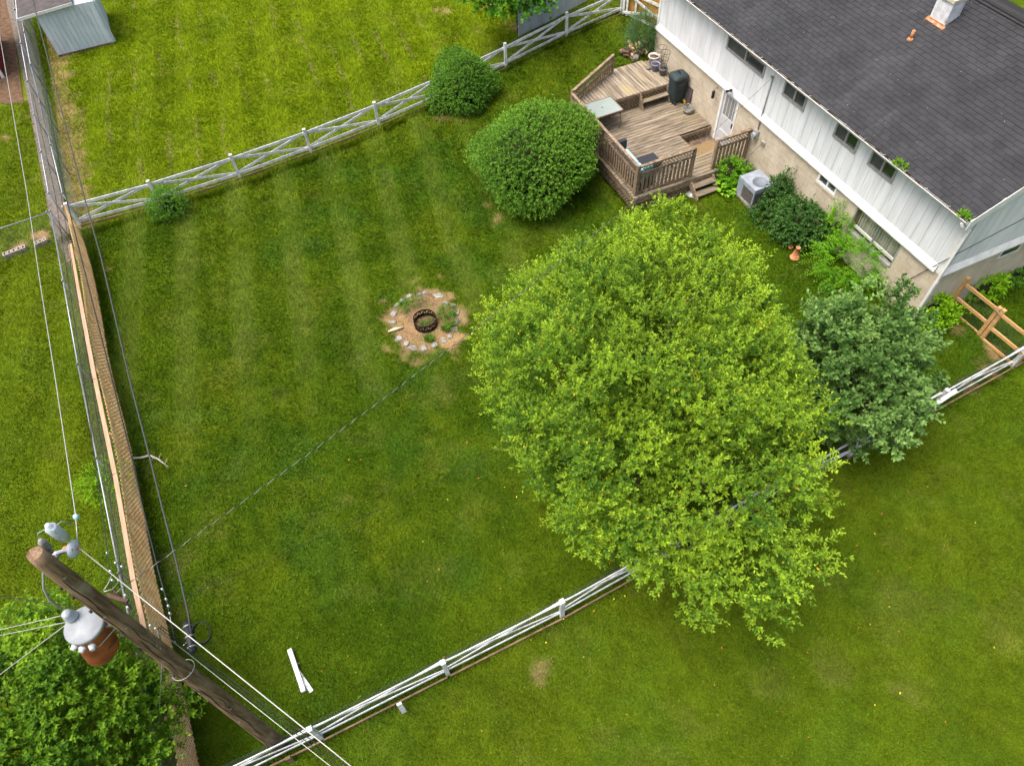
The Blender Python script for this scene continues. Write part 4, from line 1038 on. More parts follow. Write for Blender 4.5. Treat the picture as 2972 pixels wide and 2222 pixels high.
# new pine fence with a gate post pair, right of the house
nf = thing('pine_fence', (.05, 1.4, 0), 'new pine rail fence with doubled gate posts beside the house corner', 'fence')
nw = MT['newwood']
def npost(x, y, h, w=.10): z = gz(x, y); return box('post', nw, nf, (x-w/2, y-w/2, z-.1), (x+w/2, y+w/2, z+h))
npost(.03, 1.36, 1.22, .11); npost(1.16, 1.40, 1.12, .10); npost(1.285, 1.40, 1.15, .10); npost(2.30, 1.62, 1.05)
for (xa, xb) in ((.09, 1.10), (1.34, 2.32)):
    for z, h, w in ((1.05, .09, .045), (.52, .09, .045), (.06, .07, .04)):
        bar('rail', nw, nf, (xa, 1.37, z-.07), (xb, 1.42, z-.07), w, h)
    wire_panel('wire_mesh', nf, (xa, 1.45), (xb, 1.45), -.12, .95, -.12, .95, .05, .05, .0016, MT['wire'])
q = MB(); q.tube([(1.12, 1.33, 1.0), (1.22, 1.32, 1.02), (1.32, 1.33, .98)], .012, 6); q.b2((1.11, 1.335, .96), (1.20, 1.348, 1.0)); q.build('gate_latch', MT['galv'], nf)
# edging blocks
eb = thing('edging_blocks', (*gxy(60, 745), -.2), 'row of pale hollow edging blocks beside the dry earth by the chain link fence', 'edging')
for (u, v, u2, v2, n) in ((14, 748, 80, 722, 5), (106, 716, 140, 700, 3)):
    a = Vector((*gxy(u, v), 0)); b = Vector((*gxy(u2, v2), 0)); d = (b-a)/n
    for i in range(n):
        c = a+d*(i+.5); z = gz(c.x, c.y); q = MB(); ang = math.atan2(d.y, d.x); Mx = Matrix.Rotation(ang, 3, 'Z'); L = d.length*.94
        for sx in (-1, 1): q.box(Vector((c.x, c.y, z+.06))+Mx @ Vector((sx*(L/2-.02), 0, 0)), (.04, .19, .16), Mx)
        for sy in (-1, 1): q.box(Vector((c.x, c.y, z+.06))+Mx @ Vector((0, sy*.075, 0)), (L-.08, .04, .158), Mx)
        q.build('edging_block', mat('pale block', srgb(170, 160, 146), srgb(140, 130, 118), scale=8, rough=.95) if i == 0 and u == 14 else bpy.data.materials['pale block'], eb)
# loose white board on the near fence
a = P(2705, 1180, .74); b = P(2775, 1132, .80)
tag(MB().bar(a, b, .10, .02, up=(.3, 0, 1)).build('loose_board', MT['fence']), 'short loose white board resting across the fence by the dark leafy shrub tree', 'board')
# white gate latch blocks on the near fence
p = P(1158, 2041, .35); tag(MB().bar(p+Vector((.05, 0, -.55)), p, .10, .05, up=(1, 0, 0)).build('short_post', MT['fence']), 'short white stub post against the outside of the fence', 'post')
p = P(835, 2197, .1); tag(MB().bar(p+Vector((.02, 0, -.35)), p, .10, .06, up=(1, 0, 0)).build('wooden_stake', MT['kick']), 'short brown wooden stake against the white fence by the utility pole', 'stake')

# ------------------------------------------------------------------ sheds at the top left
sh = thing('metal_shed', (-28.6, -20.1, -.2), 'small shed with grey ribbed metal walls and dark roof on the neighbouring lawn', 'shed')
sx1, sx0, sy0, sy1 = -27.35, -30.2, -21.20, -18.90
mtl = mat('blue grey ribbed metal', srgb(214, 222, 230), srgb(196, 206, 216), scale=2, stretch=(2, 2, .5), rough=.6, rnd=.03)
MB().b2((sx0, sy0, -.25), (sx1, sy1, -.12)).build('base', mat('shed footing', srgb(120, 96, 78), srgb(96, 76, 62), scale=6, rough=1), sh)
zt_ = 1.62
MB().b2((sx0+.03, sy0+.03, -.12), (sx1-.03, sy1-.03, zt_)).build('wall', mtl, sh)
y = sy0
while y < sy1-.05: 
    box('wall_panel', mtl, sh, (sx1-.03, y+.006, -.14), (sx1-.008, y+.176, zt_)); box('rib', mtl, sh, (sx1-.03, y+.177, -.14), (sx1+.006, y+.189, zt_)); y += .185
x = sx0
while x < sx1-.05: box('wall_panel', mtl, sh, (x+.006, sy1-.03, -.14), (x+.28, sy1-.006, zt_)); box('rib', mtl, sh, (x+.281, sy1-.03, -.14), (x+.295, sy1+.004, zt_)); x += .29
rf_ = mat('dark felt roof', srgb(92, 86, 84), srgb(74, 70, 70), scale=3, rough=.95)
q = MB(); q.add([(sx1+.28, sy0-.85, 1.70), (sx1+.28, sy1-.35, 1.78), (sx0-.3, sy1-.35, 1.82), (sx0-.3, sy0-.85, 1.74), (sx1+.28, sy0-.85, 1.63), (sx1+.28, sy1-.35, 1.71), (sx0-.3, sy1-.35, 1.75), (sx0-.3, sy0-.85, 1.67)],
      [(0, 1, 2, 3), (4, 7, 6, 5), (0, 4, 5, 1), (1, 5, 6, 2), (2, 6, 7, 3), (3, 7, 4, 0)])
q = MB(); q.add([(sx1+.12, sy0-.62, 1.66), (sx1+.12, sy1-.75, 1.78), (sx0-.3, sy1-.75, 1.78), (sx0-.3, sy0-.62, 1.66), (sx1+.12, sy0-.62, 1.60), (sx1+.12, sy1-.75, 1.72), (sx0-.3, sy1-.75, 1.72), (sx0-.3, sy0-.62, 1.60)],
      [(0, 1, 2, 3), (4, 7, 6, 5), (0, 4, 5, 1), (1, 5, 6, 2), (2, 6, 7, 3), (3, 7, 4, 0)])
ro = q.build('roof', rf_, sh)
bar('fascia', MT['trim'], ro, (sx1+.135, sy0-.64, 1.62), (sx1+.135, sy1-.75, 1.74), .02, .11); bar('fascia', MT['trim'], ro, (sx1+.12, sy0-.635, 1.63), (sx0-.3, sy0-.635, 1.63), .02, .09)
rs = thing('red_shed', (-27.3, -24.2, -.2), 'red painted shed with white corner trim at the bare earth', 'shed')
MB().b2((-30, -26.5, -.2), (-26.75, -23.42, 2.2)).build('wall', MT['red'], rs)
for x, y in ((-26.75, -23.42),): MB().b2((x-.10, y-.10, -.2), (x+.02, y+.02, 2.2)).build('corner_trim', MT['trim'], rs)
MB().b2((-30.2, -26.8, 2.2), (-26.5, -23.2, 2.3)).build('roof', rf_, rs)
# ------------------------------------------------------------------ utility pole and wires
random.seed(31)
PB, PT = Vector((2.977, -18.881, -.25)), Vector((2.76, -18.47, 9.0))
def pol(z): return PB+(PT-PB)*((z-PB.z)/(PT.z-PB.z))
s7 = .4366
def c7(x, y, z): return P(x*s7, 1500+y*s7, z)
up_ = thing('utility_pole', PB, 'weathered brown wooden utility pole carrying a rusty transformer', 'utility pole')
q = MB(); q.tube([pol(z) for z in (-.25, .5, 2, 4, 6, 8, 8.85, 9.0)], [.160, .152, .140, .126, .112, .097, .090, .076], 18); q.build('shaft', MT['pole'], up_)
for z, a in ((8.3, 2.6), (8.05, 2.4), (7.6, 2.9), (6.3, 2.2), (5.1, 2.5), (4.3, 2.2)):
    p = pol(z); r = .105+(9-z)*.0085; d = Vector((math.cos(-a*.4), math.sin(-a*.4), 0)); MB().tube([p+d*(r-.02), p+d*(r+.008)], .022, 8).build('bolt_hole', MT['dark'], up_)
# drying cracks and bolts on the side towards the yard
crk = mat('crack shadow wood', srgb(54, 42, 34), rough=1)
for z0, z1, a, w in ((8.6, 7.3, .2, .010), (7.9, 6.6, -.35, .012), (6.7, 5.2, .1, .011), (5.6, 4.0, -.5, .010), (4.6, 2.6, -.1, .012), (3.2, 1.0, .3, .011), (2.0, .1, -.4, .010), (7.0, 6.0, .6, .008), (3.9, 2.9, .5, .008)):
    pts = []
    for i in range(9):
        z = z0+(z1-z0)*i/8; p = pol(z); r_ = np.interp(z, [-.25, .5, 2, 4, 6, 8, 8.85], [.160, .152, .140, .126, .112, .097, .090]); an_ = a+.10*math.sin(i*1.3+z0)
        dv = Vector((math.cos(an_), math.sin(an_), 0)); pts.append(p+dv*(r_-.004))
    MB().tube(pts, [.002]+[w*.6, w, w*.8, w, w*.7, w, w*.5]+[.002], 5).build('drying_crack', crk, up_)
for z, a in ((8.5, .5), (7.45, -.2), (7.0, .3), (6.2, .9), (5.0, .8), (4.2, -.6), (3.1, .4), (2.4, -.2)):
    p = pol(z); r_ = .168-.0085*(z+.2); dv = Vector((math.cos(a), math.sin(a), 0)); MB().tube([p+dv*(r_-.03), p+dv*(r_+.0)], .016, 6).build('bolt', MT['galv'], up_)
for z, a in ((3.0, .2), (2.55, .05)):
    p = pol(z); r_ = .168-.0085*(z+.2); dv = Vector((math.cos(a), math.sin(a), 0)); MB().bar(p+dv*(r_-.018)+Vector((0, 0, .1)), p+dv*(r_-.018)-Vector((0, 0, .1)), .03, .004, up=dv).build('tag', MT['wirebright'], up_)
# fuse cutout, arrester and pin insulator at the top
q = MB(); a = c7(265, 150, 8.98); b = c7(345, 235, 8.72)
q.tube([a+(b-a)*t for t in (0, .12, .2, .28, .36, .44, .52, .6, .68, .76, 1)], [.02, .03, .045, .03, .045, .03, .045, .03, .045, .03, .02], 10); q.build('fuse_cutout', mat('grey polymer', srgb(150, 150, 148), srgb(118, 116, 112), scale=20, rough=.6), up_)
q = MB(); q.bar(pol(8.72), c7(400, 235, 8.62), .05, .03); q.bar(c7(340, 250, 8.65), c7(480, 210, 8.66), .04, .025); q.build('bracket', MT['galv'], up_)
a = c7(475, 195, 8.62)
q = MB(); q.lathe(a+Vector((-.05, 0, .12)), [(.055, 0), (.055, .05), (.062, .06), (.062, .26), (.05, .28), (.028, .29), (.028, .33), (0, .335)], 16); q.build('arrester', MT['porcelain'], up_)
q = MB(); b0 = c7(425, 215, 8.60); b1 = c7(480, 212, 8.60); d = (b1-b0).normalized()
q.tube([b0, b1], [.035, .055], 12); q.build('insulator_core', MT['terracotta'], up_); q = MB(); q.tube([b1, b1+d*.03, b1+d*.05], [.10, .095, .04], 20); q.build('insulator_disc', MT['porcelain'], up_)
TERM = c7(520, 200, 8.60)
MB().tube([b1+d*.05, TERM], .018, 8).build('dead_end_clamp', MT['rust'], up_)
wt = mat('pale green lead', srgb(150, 176, 166), rough=.6)
MB().tube([c7(260, 140, 9.0), c7(250, 110, 9.05), c7(290, 85, 9.08), c7(350, 95, 9.05), c7(380, 108, 9.0)], .005, 5).build('jumper_lead', wt, up_)
MB().tube([c7(365, 60, 8.9), c7(410, 30, 8.88), c7(450, 32, 8.8), c7(492, 48, 8.64)], .006, 5).build('jumper_lead', wt, up_)
MB().tube([c7(292, 355, 8.35), c7(288, 375, 8.3), c7(290, 470, 8.1), c7(325, 545, 7.85), c7(412, 612, 7.52)], .014, 10).build('transformer_lead', MT['grey'], up_)
# transformer
tx = thing('transformer', (2.74, -18.91, 6.55), 'rusty drum shaped transformer with pale lid hung on the utility pole', 'transformer')
tc = Vector((2.74, -18.91, 6.55))
tk = MB().lathe(tc, [(.195, 0), (.215, .02), (.215, .60), (.222, .61)], 36)
tk.v = [(x+.075*(1-(z-tc.z)/.61), y-.11*(1-(z-tc.z)/.61), z) for x, y, z in tk.v]
tk.build('tank', MT['rust'], tx)
lid = MB().lathe(tc, [(.236, .605), (.236, .645), (.222, .665), (.0, .675)], 36).build('lid', MT['grey'], tx)
bq = c7(465, 655, 7.28); base = Vector((bq.x, bq.y, tc.z+.66))
q = MB(); q.lathe(base, [(.055, -.01), (.055, .02), (.075, .03), (.055, .05), (.075, .07), (.05, .09), (.068, .11), (.045, .13), (.06, .15), (.03, .17), (.018, .20), (0, .205)], 18); q.build('bushing', MT['porcelain'], tx)
for k, (u, v) in enumerate(((492, 855), (548, 852), (604, 835))):
    p = c7(u, v, 7.08); d = Vector((p.x-tc.x, p.y-tc.y, 0)).normalized(); a = Vector((tc.x, tc.y, 7.06))+d*.21
    MB().tube([a, a+d*.03, a+d*.05, a+d*.08], [.035, .045, .035, .028], 12).build('low_bushing', MT['porcelain'], tx)
pp = pol(6.95)
d = Vector((pp.x-tc.x, pp.y-tc.y, 0)).normalized()
for z in (6.70, 7.08): MB().bar(Vector((tc.x, tc.y, z))+d*.20, Vector((pp.x, pp.y, z)), .10, .06).build('hanger', MT['galv'], tx)
q = MB(); q.tube([tc+Vector((.226*math.cos(a), .226*math.sin(a), .20+.05*math.sin(a*2))) for a in [-2.6+.22*i for i in range(17)]], .007, 6); q.build('ground_lead', MT['cable'], tx)
q = MB(); q.tube([tc+Vector((.23*math.cos(a), .23*math.sin(a), .42-.05*math.sin(a))) for a in [-2.4+.2*i for i in range(14)]]+[c7(800, 700, 7.0), c7(740, 655, 7.25)], .006, 6); q.build('ground_lead', wt, tx)

def wire(label, pts, r=.007, m=None, sag=0.0, n=24, name='overhead_wire', group=None, twist=0):
    """a hanging line through measured points; sag is added between the ends"""
    pts = [Vector(p) for p in pts]; out = []
    if len(pts) == 2:
        for i in range(n+1):
            t = i/n; p = pts[0].lerp(pts[1], t); p.z -= sag*4*t*(1-t); out.append(p)
    else: out = pts
    o = MB().tube(out, r, 6)
    if twist:
        L = sum((b-a).length for a, b in zip(out, out[1:])); k = int(L/.035); q = []
        for i in range(k+1):
            f_ = i/k*(len(out)-1); j = min(int(f_), len(out)-2); p = out[j].lerp(out[j+1], f_-j); a = i*.9
            q.append(p+Vector((math.cos(a)*r*1.2, math.sin(a)*r*.6, math.sin(a)*r*1.1)))
        ob = o.build(name, m or MT['cable']); tag(ob, label, 'wire', group)
        w2 = MB().tube(q, r*.62, 5).build('neutral_strand', MT['wirebright'], ob); return ob
    ob = o.build(name, m or MT['cable']); return tag(ob, label, 'wire', group)
WB = MT['wirebright']
def pz(seq): return [P(u, v, z) for u, v, z in seq]
wire('bright bare wire over the grass left of the lattice fence', [TERM]+pz([(219, 1490, 8.62), (161, 1100, 8.62), (118, 830, 8.6), (78, 560, 8.6), (20, 224, 8.55), (0, 108, 8.55), (-40, -150, 8.5)]), .006, WB)
wire('bright bare wire running on from the pole top over the white fence', [TERM, c7(1000, 585, 8.5), c7(1500, 985, 8.4), c7(2199, 1545, 8.3), c7(2700, 1950, 8.25)], .006, WB)
tie = MB().lathe(P(222, 1500, 8.62), [(.02, -.03), (.035, 0), (.02, .04)], 8); tag(tie.build('wire_clamp', mat('pale blue clamp', srgb(170, 206, 220), rough=.5)), 'small pale blue clamp hanging on the bright wire above the pole', 'clamp')
wire('thick dark lashed cable over the mown yard beside the lattice fence', pz([(60, -140, 5.9), (112, 68, 5.8), (237, 545, 5.6), (295, 753, 5.5), (376, 1100, 5.35), (430.5, 1310, 5.3), (471, 1473, 5.25), (511, 1627, 5.2), (546, 1779, 5.1), (556, 1850, 5.05)]), .015, mat('grey lashed cable', srgb(70, 72, 72), rough=.6))
wire('blue-black cable hanging along the right edge of the lattice fence', pz([(100, 90, 5.9), (186, 550, 5.8), (237, 753, 5.75), (325, 1100, 5.7), (352.6, 1212, 5.65), (383, 1330, 5.65), (421, 1500, 5.6), (461, 1660, 5.55), (484.6, 1744, 5.5), (508.6, 1858, 5.45)]), .012)
wire('thin dark wire over the chain link fence ending at pale knobs', pz([(95, 270, 6.6), (159, 560, 6.5), (250, 1150, 6.4), (303, 1530, 6.35), (325, 1705, 6.3)]), .006)
wire('thin dark wire over the chain link fence next to the planks', pz([(110, 270, 6.6), (176, 560, 6.5), (272, 1150, 6.4), (330, 1520, 6.35), (362, 1715, 6.3)]), .006)
hp = PY(2243, 224, -.12)
wire('twisted service cable crossing the yard from the pole to the house', [c7(770, 500, 6.45), hp], .0055, None, .55, 40, twist=1)
wire('thin dark wire crossing the yard above the service cable shadow line', [c7(1150, 560, 5.6), P(2330, 760, 3.0)], .004, None, .9, 30)
for lab, a, b in (('dark service wire leaving the pole above the transformer lid', c7(520, 600, 7.0), c7(0, 523, 6.8)), ('pale service wire leaving beside the transformer bushing', c7(470, 640, 6.95), c7(0, 748, 6.7)),
                  ('dark service wire just under the pale one beside the bushing', c7(480, 690, 6.9), c7(0, 785, 6.6)), ('service wire dropping from the transformer over the leafy tree', c7(470, 690, 6.85), c7(0, 1045, 6.3))):
    d = (b-a); wire(lab, [a, a+d*2.2], .005, WB if 'pale' in lab or 'dropping' in lab else None, .0, 6)
for k, (lab, off) in enumerate((('pale cable of the bundle running from the pole over the white fence', 0), ('dark cable beside the pale one in the bundle over the white fence', 1), ('outer dark cable of the bundle over the white fence', 2))):
    a = c7(1040+14*k, 740-10*k, 5.9-.02*k); b = c7(2199-20*k+55*k, 1655-12*k, 5.7); d = b-a
    wire(lab, [pol(6.1)+Vector((.1, .1, 0)), a, a+d*.5, a+d*1.0, a+d*1.35], .005, WB if k == 0 else None)
wire('straight dark cable passing in front of the white end wall', [PY(2604, 829, -.02), P(2972, 634, 4.6), P(3100, 567, 5.1)], .010, None)
pa = PY(2238, 410, -.03)
q = MB(); q.tube([PY(2215, 414, -.06), PY(2172, 455, -.14), PY(2172, 470, -.1)], .006, 6); tag(q.build('wall_cable', MT['cable']), 'thin cable looping down the tan wall beside the deck railing', 'cable')
# splice case and coil of slack cable
sp = thing('splice_case', c7(1260, 800, 5.05), 'black cylindrical splice case hanging from the lashed cable by the pole', 'splice case')
a, b = c7(1240, 690, 5.02), c7(1285, 905, 5.02)
MB().tube([a, a.lerp(b, .05), a.lerp(b, .95), b], [.03, .062, .062, .03], 16).build('case', MT['dark'], sp)
d = (b-a)
for t in (.18, .5, .82): p = a.lerp(b, t); MB().tube([p-d*.02, p+d*.02], .068, 16).build('band', MT['galv'], sp)
c = c7(1345, 770, 5.0); q = MB(); X_ = CR*.13; Y_ = -CU*.17
for k in range(3): q.tube([c+X_*math.cos(t)*(1+.05*k)+Y_*math.sin(t)*(1-.04*k)+Vector((0, 0, .02*k)) for t in [2*math.pi*i/28 for i in range(29)]], .009, 6, False)
tag(q.build('cable_coil', MT['cable']), 'loop of slack black cable hanging beside the splice case', 'cable coil')
# knobs and terminals
kn = thing('wire_rack', pol(6.3), 'rack of pale spool knobs and clamps fixed to the utility pole', 'wire rack')
for i, (u, v) in enumerate(((715, 240), (735, 360), (748, 420), (790, 420), (770, 305), (812, 330), (835, 520), (850, 600), (1000, 720), (1035, 740), (1105, 545), (1120, 590), (1130, 640), (1080, 480))):
    p = c7(u, v, 6.3 if u < 900 else 5.6); MB().lathe(p, [(.012, -.03), (.016, -.01), (.010, 0), (.016, .01), (.012, .03)], 8).build('spool_knob', MT['porcelain'], kn)
q = MB(); q.bar(c7(705, 515, 6.35), c7(850, 560, 6.3), .05, .05); q.bar(c7(760, 490, 6.4), c7(870, 610, 6.1), .03, .06); q.build('rack_bar', mat('rusty iron', srgb(96, 74, 66), srgb(70, 52, 48), scale=12, rough=.9), kn)
for (seq) in (((690, 485, 6.5), (720, 440, 6.5), (745, 380, 6.45)), ((690, 495, 6.5), (745, 480, 6.45), (790, 430, 6.4)), ((1165, 830, 5.4), (1130, 660, 5.5)), ((1215, 855, 5.1), (1250, 825, 5.05))):
    MB().tube([c7(*s) for s in seq], .007, 6).build('jumper', WB, kn)
q = MB(); q.tube([pol(5.0)+Vector((.16*math.cos(a), .16*math.sin(a), .06*math.cos(a))) for a in [i*.35-1.5 for i in range(14)]], .006, 6); q.build('ground_strap', WB, kn)
MB().tube([c7(1075, 960, 4.6), c7(1070, 1100, 3.0), c7(1045, 1580, .0)], .006, 6).build('guy_wire', MT['galv'], up_)
# ------------------------------------------------------------------ vegetation
def unit(a): return a/np.maximum(np.linalg.norm(a, axis=-1, keepdims=True), 1e-9)
def leaf_arrays(p, ax, nm, ln, wd, fold=.18, curl=.12):
    """each leaf: two triangles folded along the midrib"""
    ax = unit(ax); sd_ = unit(np.cross(ax, nm)); nm = np.cross(sd_, ax)
    ln = ln[:, None]; wd = wd[:, None]; N = len(p)
    V = np.empty((N, 4, 3)); m_ = p+ax*ln*.45
    V[:, 0] = p; V[:, 1] = m_+sd_*wd*.5+nm*wd*fold; V[:, 2] = p+ax*ln-nm*ln*curl; V[:, 3] = m_-sd_*wd*.5+nm*wd*fold
    b = np.arange(N)[:, None]*4
    F = np.concatenate([b+[0, 1, 2], b+[0, 2, 3]], 1).reshape(-1, 3)
    return V.reshape(-1, 3), F
def lumps(r, n, amp, sharp):
    c = unit(r.normal(size=(n, 3))); a = r.uniform(.3, 1, n)*amp
    return lambda d: 1+((np.exp(sharp*(d @ c.T-1))*a).sum(1)-amp*.35)
def sprays(r, base, dirs, L, k, ll, lw, droop=.25, up=.7, pair=False, tipbias=.5, spread=1.0):
    """k leaves along each twig"""
    S = len(base); t = (np.arange(k)+.6)/k
    t = np.tile(t, (S, 1))+r.uniform(-.3, .3, (S, k))/k
    d = unit(dirs)
    pos = base[:, None]+d[:, None]*(L[:, None]*t)[..., None]; pos[..., 2] -= droop*(L[:, None]*t)**2
    q = np.cross(d, np.array([0, 0, 1.0])); q = unit(np.where(np.linalg.norm(q, axis=1, keepdims=True) < .1, [[1.0, 0, 0]], q)); e = np.cross(q, d)
    if pair: ang = np.tile(np.where(np.arange(k) % 2 == 0, 0, np.pi), (S, 1))+r.normal(0, .25, (S, k))
    else: ang = np.arange(k)[None]*2.4+r.uniform(0, 6.3, (S, 1))+r.normal(0, .4, (S, k))
    rad = q[:, None]*np.cos(ang)[..., None]+e[:, None]*np.sin(ang)[..., None]
    ax = d[:, None]*(.25+tipbias*t[..., None])+rad*spread*(1.05-.5*t[..., None])
    ax[..., 2] += .1
    nm = np.zeros((S, k, 3)); nm[..., 2] = up; nm = nm+d[:, None]*.45+r.normal(0, .38, (S, k, 3))
    ln = ll*r.uniform(.7, 1.2, (S, k))*(1.05-.25*t); wd = lw*r.uniform(.75, 1.15, (S, k))
    return pos.reshape(-1, 3), ax.reshape(-1, 3), nm.reshape(-1, 3), ln.ravel(), wd.ravel(), t.ravel()
def leaf_mesh(name, parts, m, parent, kind=None):
    Vs = []; Fs = []; Ts = []; n = 0
    for (p, ax, nm, ln, wd, t, tint, fold) in parts:
        V, F = leaf_arrays(p, ax, nm, ln, wd, fold); Vs.append(V); Fs.append(F+n); n += len(V); Ts.append(np.repeat(np.clip(tint, 0, 1), 4))
    V = np.concatenate(Vs); F = np.concatenate(Fs); T = np.concatenate(Ts)
    off = np.array([V[:, 0].mean(), V[:, 1].mean(), V[:, 2].min()])
    me = np_mesh(name, V-off, F, m, {'tint': np.stack([T]*3, 1)})
    o = put(name, me, parent, Vector(off)); 
    if kind: tag(o, kind=kind)
    return o
def crown_pts(r, c, rad, n, lump, inner=.5, zmin=-1.0, power=.5):
    d = unit(r.normal(size=(n*3, 3))); d = d[d[:, 2] > zmin][:n]
    f_ = 1-inner*(r.random(len(d))**(1/power))
    f_ = np.maximum(f_, .05)*lump(d)
    return np.array(c)+d*np.array(rad)*f_[:, None], d, f_
def make_crown(name, parent, c, rad, n, k, L, ll, lw, m, seed, amp=.35, nl=14, sharp=6, inner=.5, zmin=-.85, upb=.5, droop=.25, pair=False, fold=.18, power=.5, tipbias=.5, spread=1.0, upn=.7, outb=1.0, clumps=0, cr_=.5, rotz=0.0):
    r = np.random.default_rng(seed); lp = lumps(r, nl, amp, sharp)
    if clumps:
        pc_, dc, _f = crown_pts(r, c, rad, clumps//3, lp, inner, zmin, power)
        ns = clumps-clumps//3; i_ = np.arange(ns)+.5; zc = 1-(1-zmin)*i_/ns; ph = i_*2.399963   # an even outer layer of clumps
        ds = unit(np.stack([np.sqrt(np.maximum(0, 1-zc**2))*np.cos(ph), np.sqrt(np.maximum(0, 1-zc**2))*np.sin(ph), zc], 1)+r.normal(0, .07, (ns, 3)))
        fs_ = lp(ds)*r.uniform(.80, 1.0, ns); pc_ = np.concatenate([pc_, np.array(c)+ds*np.array(rad)*fs_[:, None]]); dc = np.concatenate([dc, ds])
        d3 = unit(r.normal(size=(clumps//3, 3))); d3[:, 2] = np.abs(d3[:, 2]); pc_ = np.concatenate([pc_, np.array(c)+d3*np.array(rad)*r.uniform(.45, .75, len(d3))[:, None]]); dc = np.concatenate([dc, d3]); nc = len(pc_); rc = cr_*r.uniform(.6, 1.25, nc)
        id_ = r.integers(0, nc, n); o = unit(r.normal(size=(n, 3))); o[:, 2] = np.where(o[:, 2] < -.25, -o[:, 2], o[:, 2])
        p = pc_[id_]+o*(rc[id_]*r.uniform(.35, 1, n))[:, None]*np.array([1, 1, .62]); d = unit(o*.8+dc[id_]*.6)
        ctint = r.normal(0, .2, nc)[id_]
    else:
        p, d, f_ = crown_pts(r, c, rad, n, lp, inner, zmin, power); ctint = np.zeros(len(p))
    if rotz:
        cz_, sz_ = math.cos(rotz), math.sin(rotz); RM = np.array([[cz_, -sz_, 0], [sz_, cz_, 0], [0, 0, 1]]); c_ = np.array(c); p = (p-c_) @ RM.T+c_; d = d @ RM.T
    dd = d*outb+np.array([0, 0, upb])+r.normal(0, .35, d.shape)
    pos, ax, nm, ln, wd, t = sprays(r, p, dd, L*r.uniform(.6, 1.3, len(p))*np.where(r.random(len(p)) < .05, 2.1, 1.0), k, ll, lw, droop, upn, pair, tipbias, spread)
    sp = np.repeat(r.random(len(p)), k); clump = fbm(pos[:, 0]+pos[:, 2]*.7, pos[:, 1]-pos[:, 2]*.4, .55, seed)
    tint = .20+.45*t+.3*(sp-.5)+.5*(clump-.5)+np.repeat(ctint, k)+r.normal(0, .08, len(t))
    return leaf_mesh(name, [(pos, ax, nm, ln, wd, t, tint, fold)], m, parent), p
def limb(parent, pts, r0, r1, m=None, name='limb'):
    n = len(pts); return MB().tube(pts, [r0+(r1-r0)*i/(n-1) for i in range(n)], 8).build(name, m or MT['bark'], parent)
def curve3(a, b, rr, bend=.2, n=6):
    a = Vector(a); b = Vector(b); m_ = (a+b)/2+Vector((rr.uniform(-1, 1), rr.uniform(-1, 1), rr.uniform(0, 1)))*(b-a).length*bend
    return [a*(1-t)**2+m_*2*t*(1-t)+b*t*t for t in [i/(n-1) for i in range(n)]]
def tree(name, label, base, c, rad, trunk_r, trunk_h, nlimb, crown_args, cat='tree', group=None, twigs=0):
    t = thing(name, base, label, cat, group); rr = random.Random(crown_args['seed']); base = Vector(base); c = Vector(c)
    fork = base+Vector((0, 0, trunk_h))+(c-base-Vector((0, 0, (c-base).z)))*.4
    limb(t, curve3(base-Vector((0, 0, .1)), fork, rr, .05), trunk_r, trunk_r*.75, name='trunk')
    cr, pts = make_crown('crown', t, c, rad, **crown_args)
    sel = pts[np.random.default_rng(5).choice(len(pts), nlimb, replace=False)]
    for i, p in enumerate(sel):
        p = Vector(p); p = fork+(p-fork)*.86
        limb(t, curve3(fork, p, rr, .16), trunk_r*.5, trunk_r*.09)
    if twigs:
        mb = MB(); sel = pts[np.random.default_rng(6).choice(len(pts), twigs, replace=False)]
        for p in sel:
            p = Vector(p); a = c+(p-c)*rr.uniform(.35, .65)+Vector((rr.uniform(-.3, .3), rr.uniform(-.3, .3), rr.uniform(-.4, .1))); mb.tube(curve3(a, p, rr, .12, 4), [.012, .009, .006, .003], 5)
        tag(mb.build('twigs', MT['bark'], t), kind='stuff')
    return t
LM = dict(
    lime=leafmat('lime leaves', srgb(80, 121, 34), srgb(165, 196, 48), srgb(196, 168, 40), .35, pc=.995),
    lilac=leafmat('lilac leaves', srgb(62, 100, 38), srgb(128, 164, 84), None, .22),
    box=leafmat('privet leaves', srgb(62, 108, 28), srgb(128, 172, 48), None, .25),
    box2=leafmat('dark privet leaves', srgb(56, 102, 28), srgb(112, 158, 42), None, .25),
    oval=leafmat('oval leaves', srgb(62, 108, 20), srgb(136, 174, 34), None, .35),
    maple=leafmat('maple leaves', srgb(52, 108, 18), srgb(100, 158, 30), None, .4),
    ivy=leafmat('ivy leaves', srgb(40, 78, 30), srgb(84, 126, 52), None, .2),
    fern=leafmat('sumac leaves', srgb(84, 150, 22), srgb(142, 194, 40), None, .4),
    hosta=leafmat('hosta leaves', srgb(86, 150, 26), srgb(150, 196, 48), None, .3),
    bright=leafmat('bright shrub leaves', srgb(96, 156, 16), srgb(158, 200, 26), None, .4),
    grey=leafmat('feathery leaves', srgb(70, 104, 56), srgb(104, 138, 84), None, .25),
    weed=leafmat('weed leaves', srgb(60, 112, 26), srgb(110, 158, 44), None, .3),
)
# the big yellow-green tree
c = P(1884, 1118, 3.0); b = G(1800, 1390)
tree('lime_green_tree', 'large yellow-green tree spreading over the middle of the yard and white fence', (c.x+.1, c.y-.1, gz(c.x, c.y)), (c.x, c.y, 3.0), (4.0, 3.05, 1.95), .12, .9, 5,
     dict(rotz=R_(-24.5), n=15000, k=12, L=.26, ll=.083, lw=.039, m=LM['lime'], seed=101, amp=.21, nl=26, sharp=9, inner=.50, zmin=-.6, upb=.75, droop=.35, power=.55, tipbias=.5, clumps=480, cr_=.42), twigs=90)
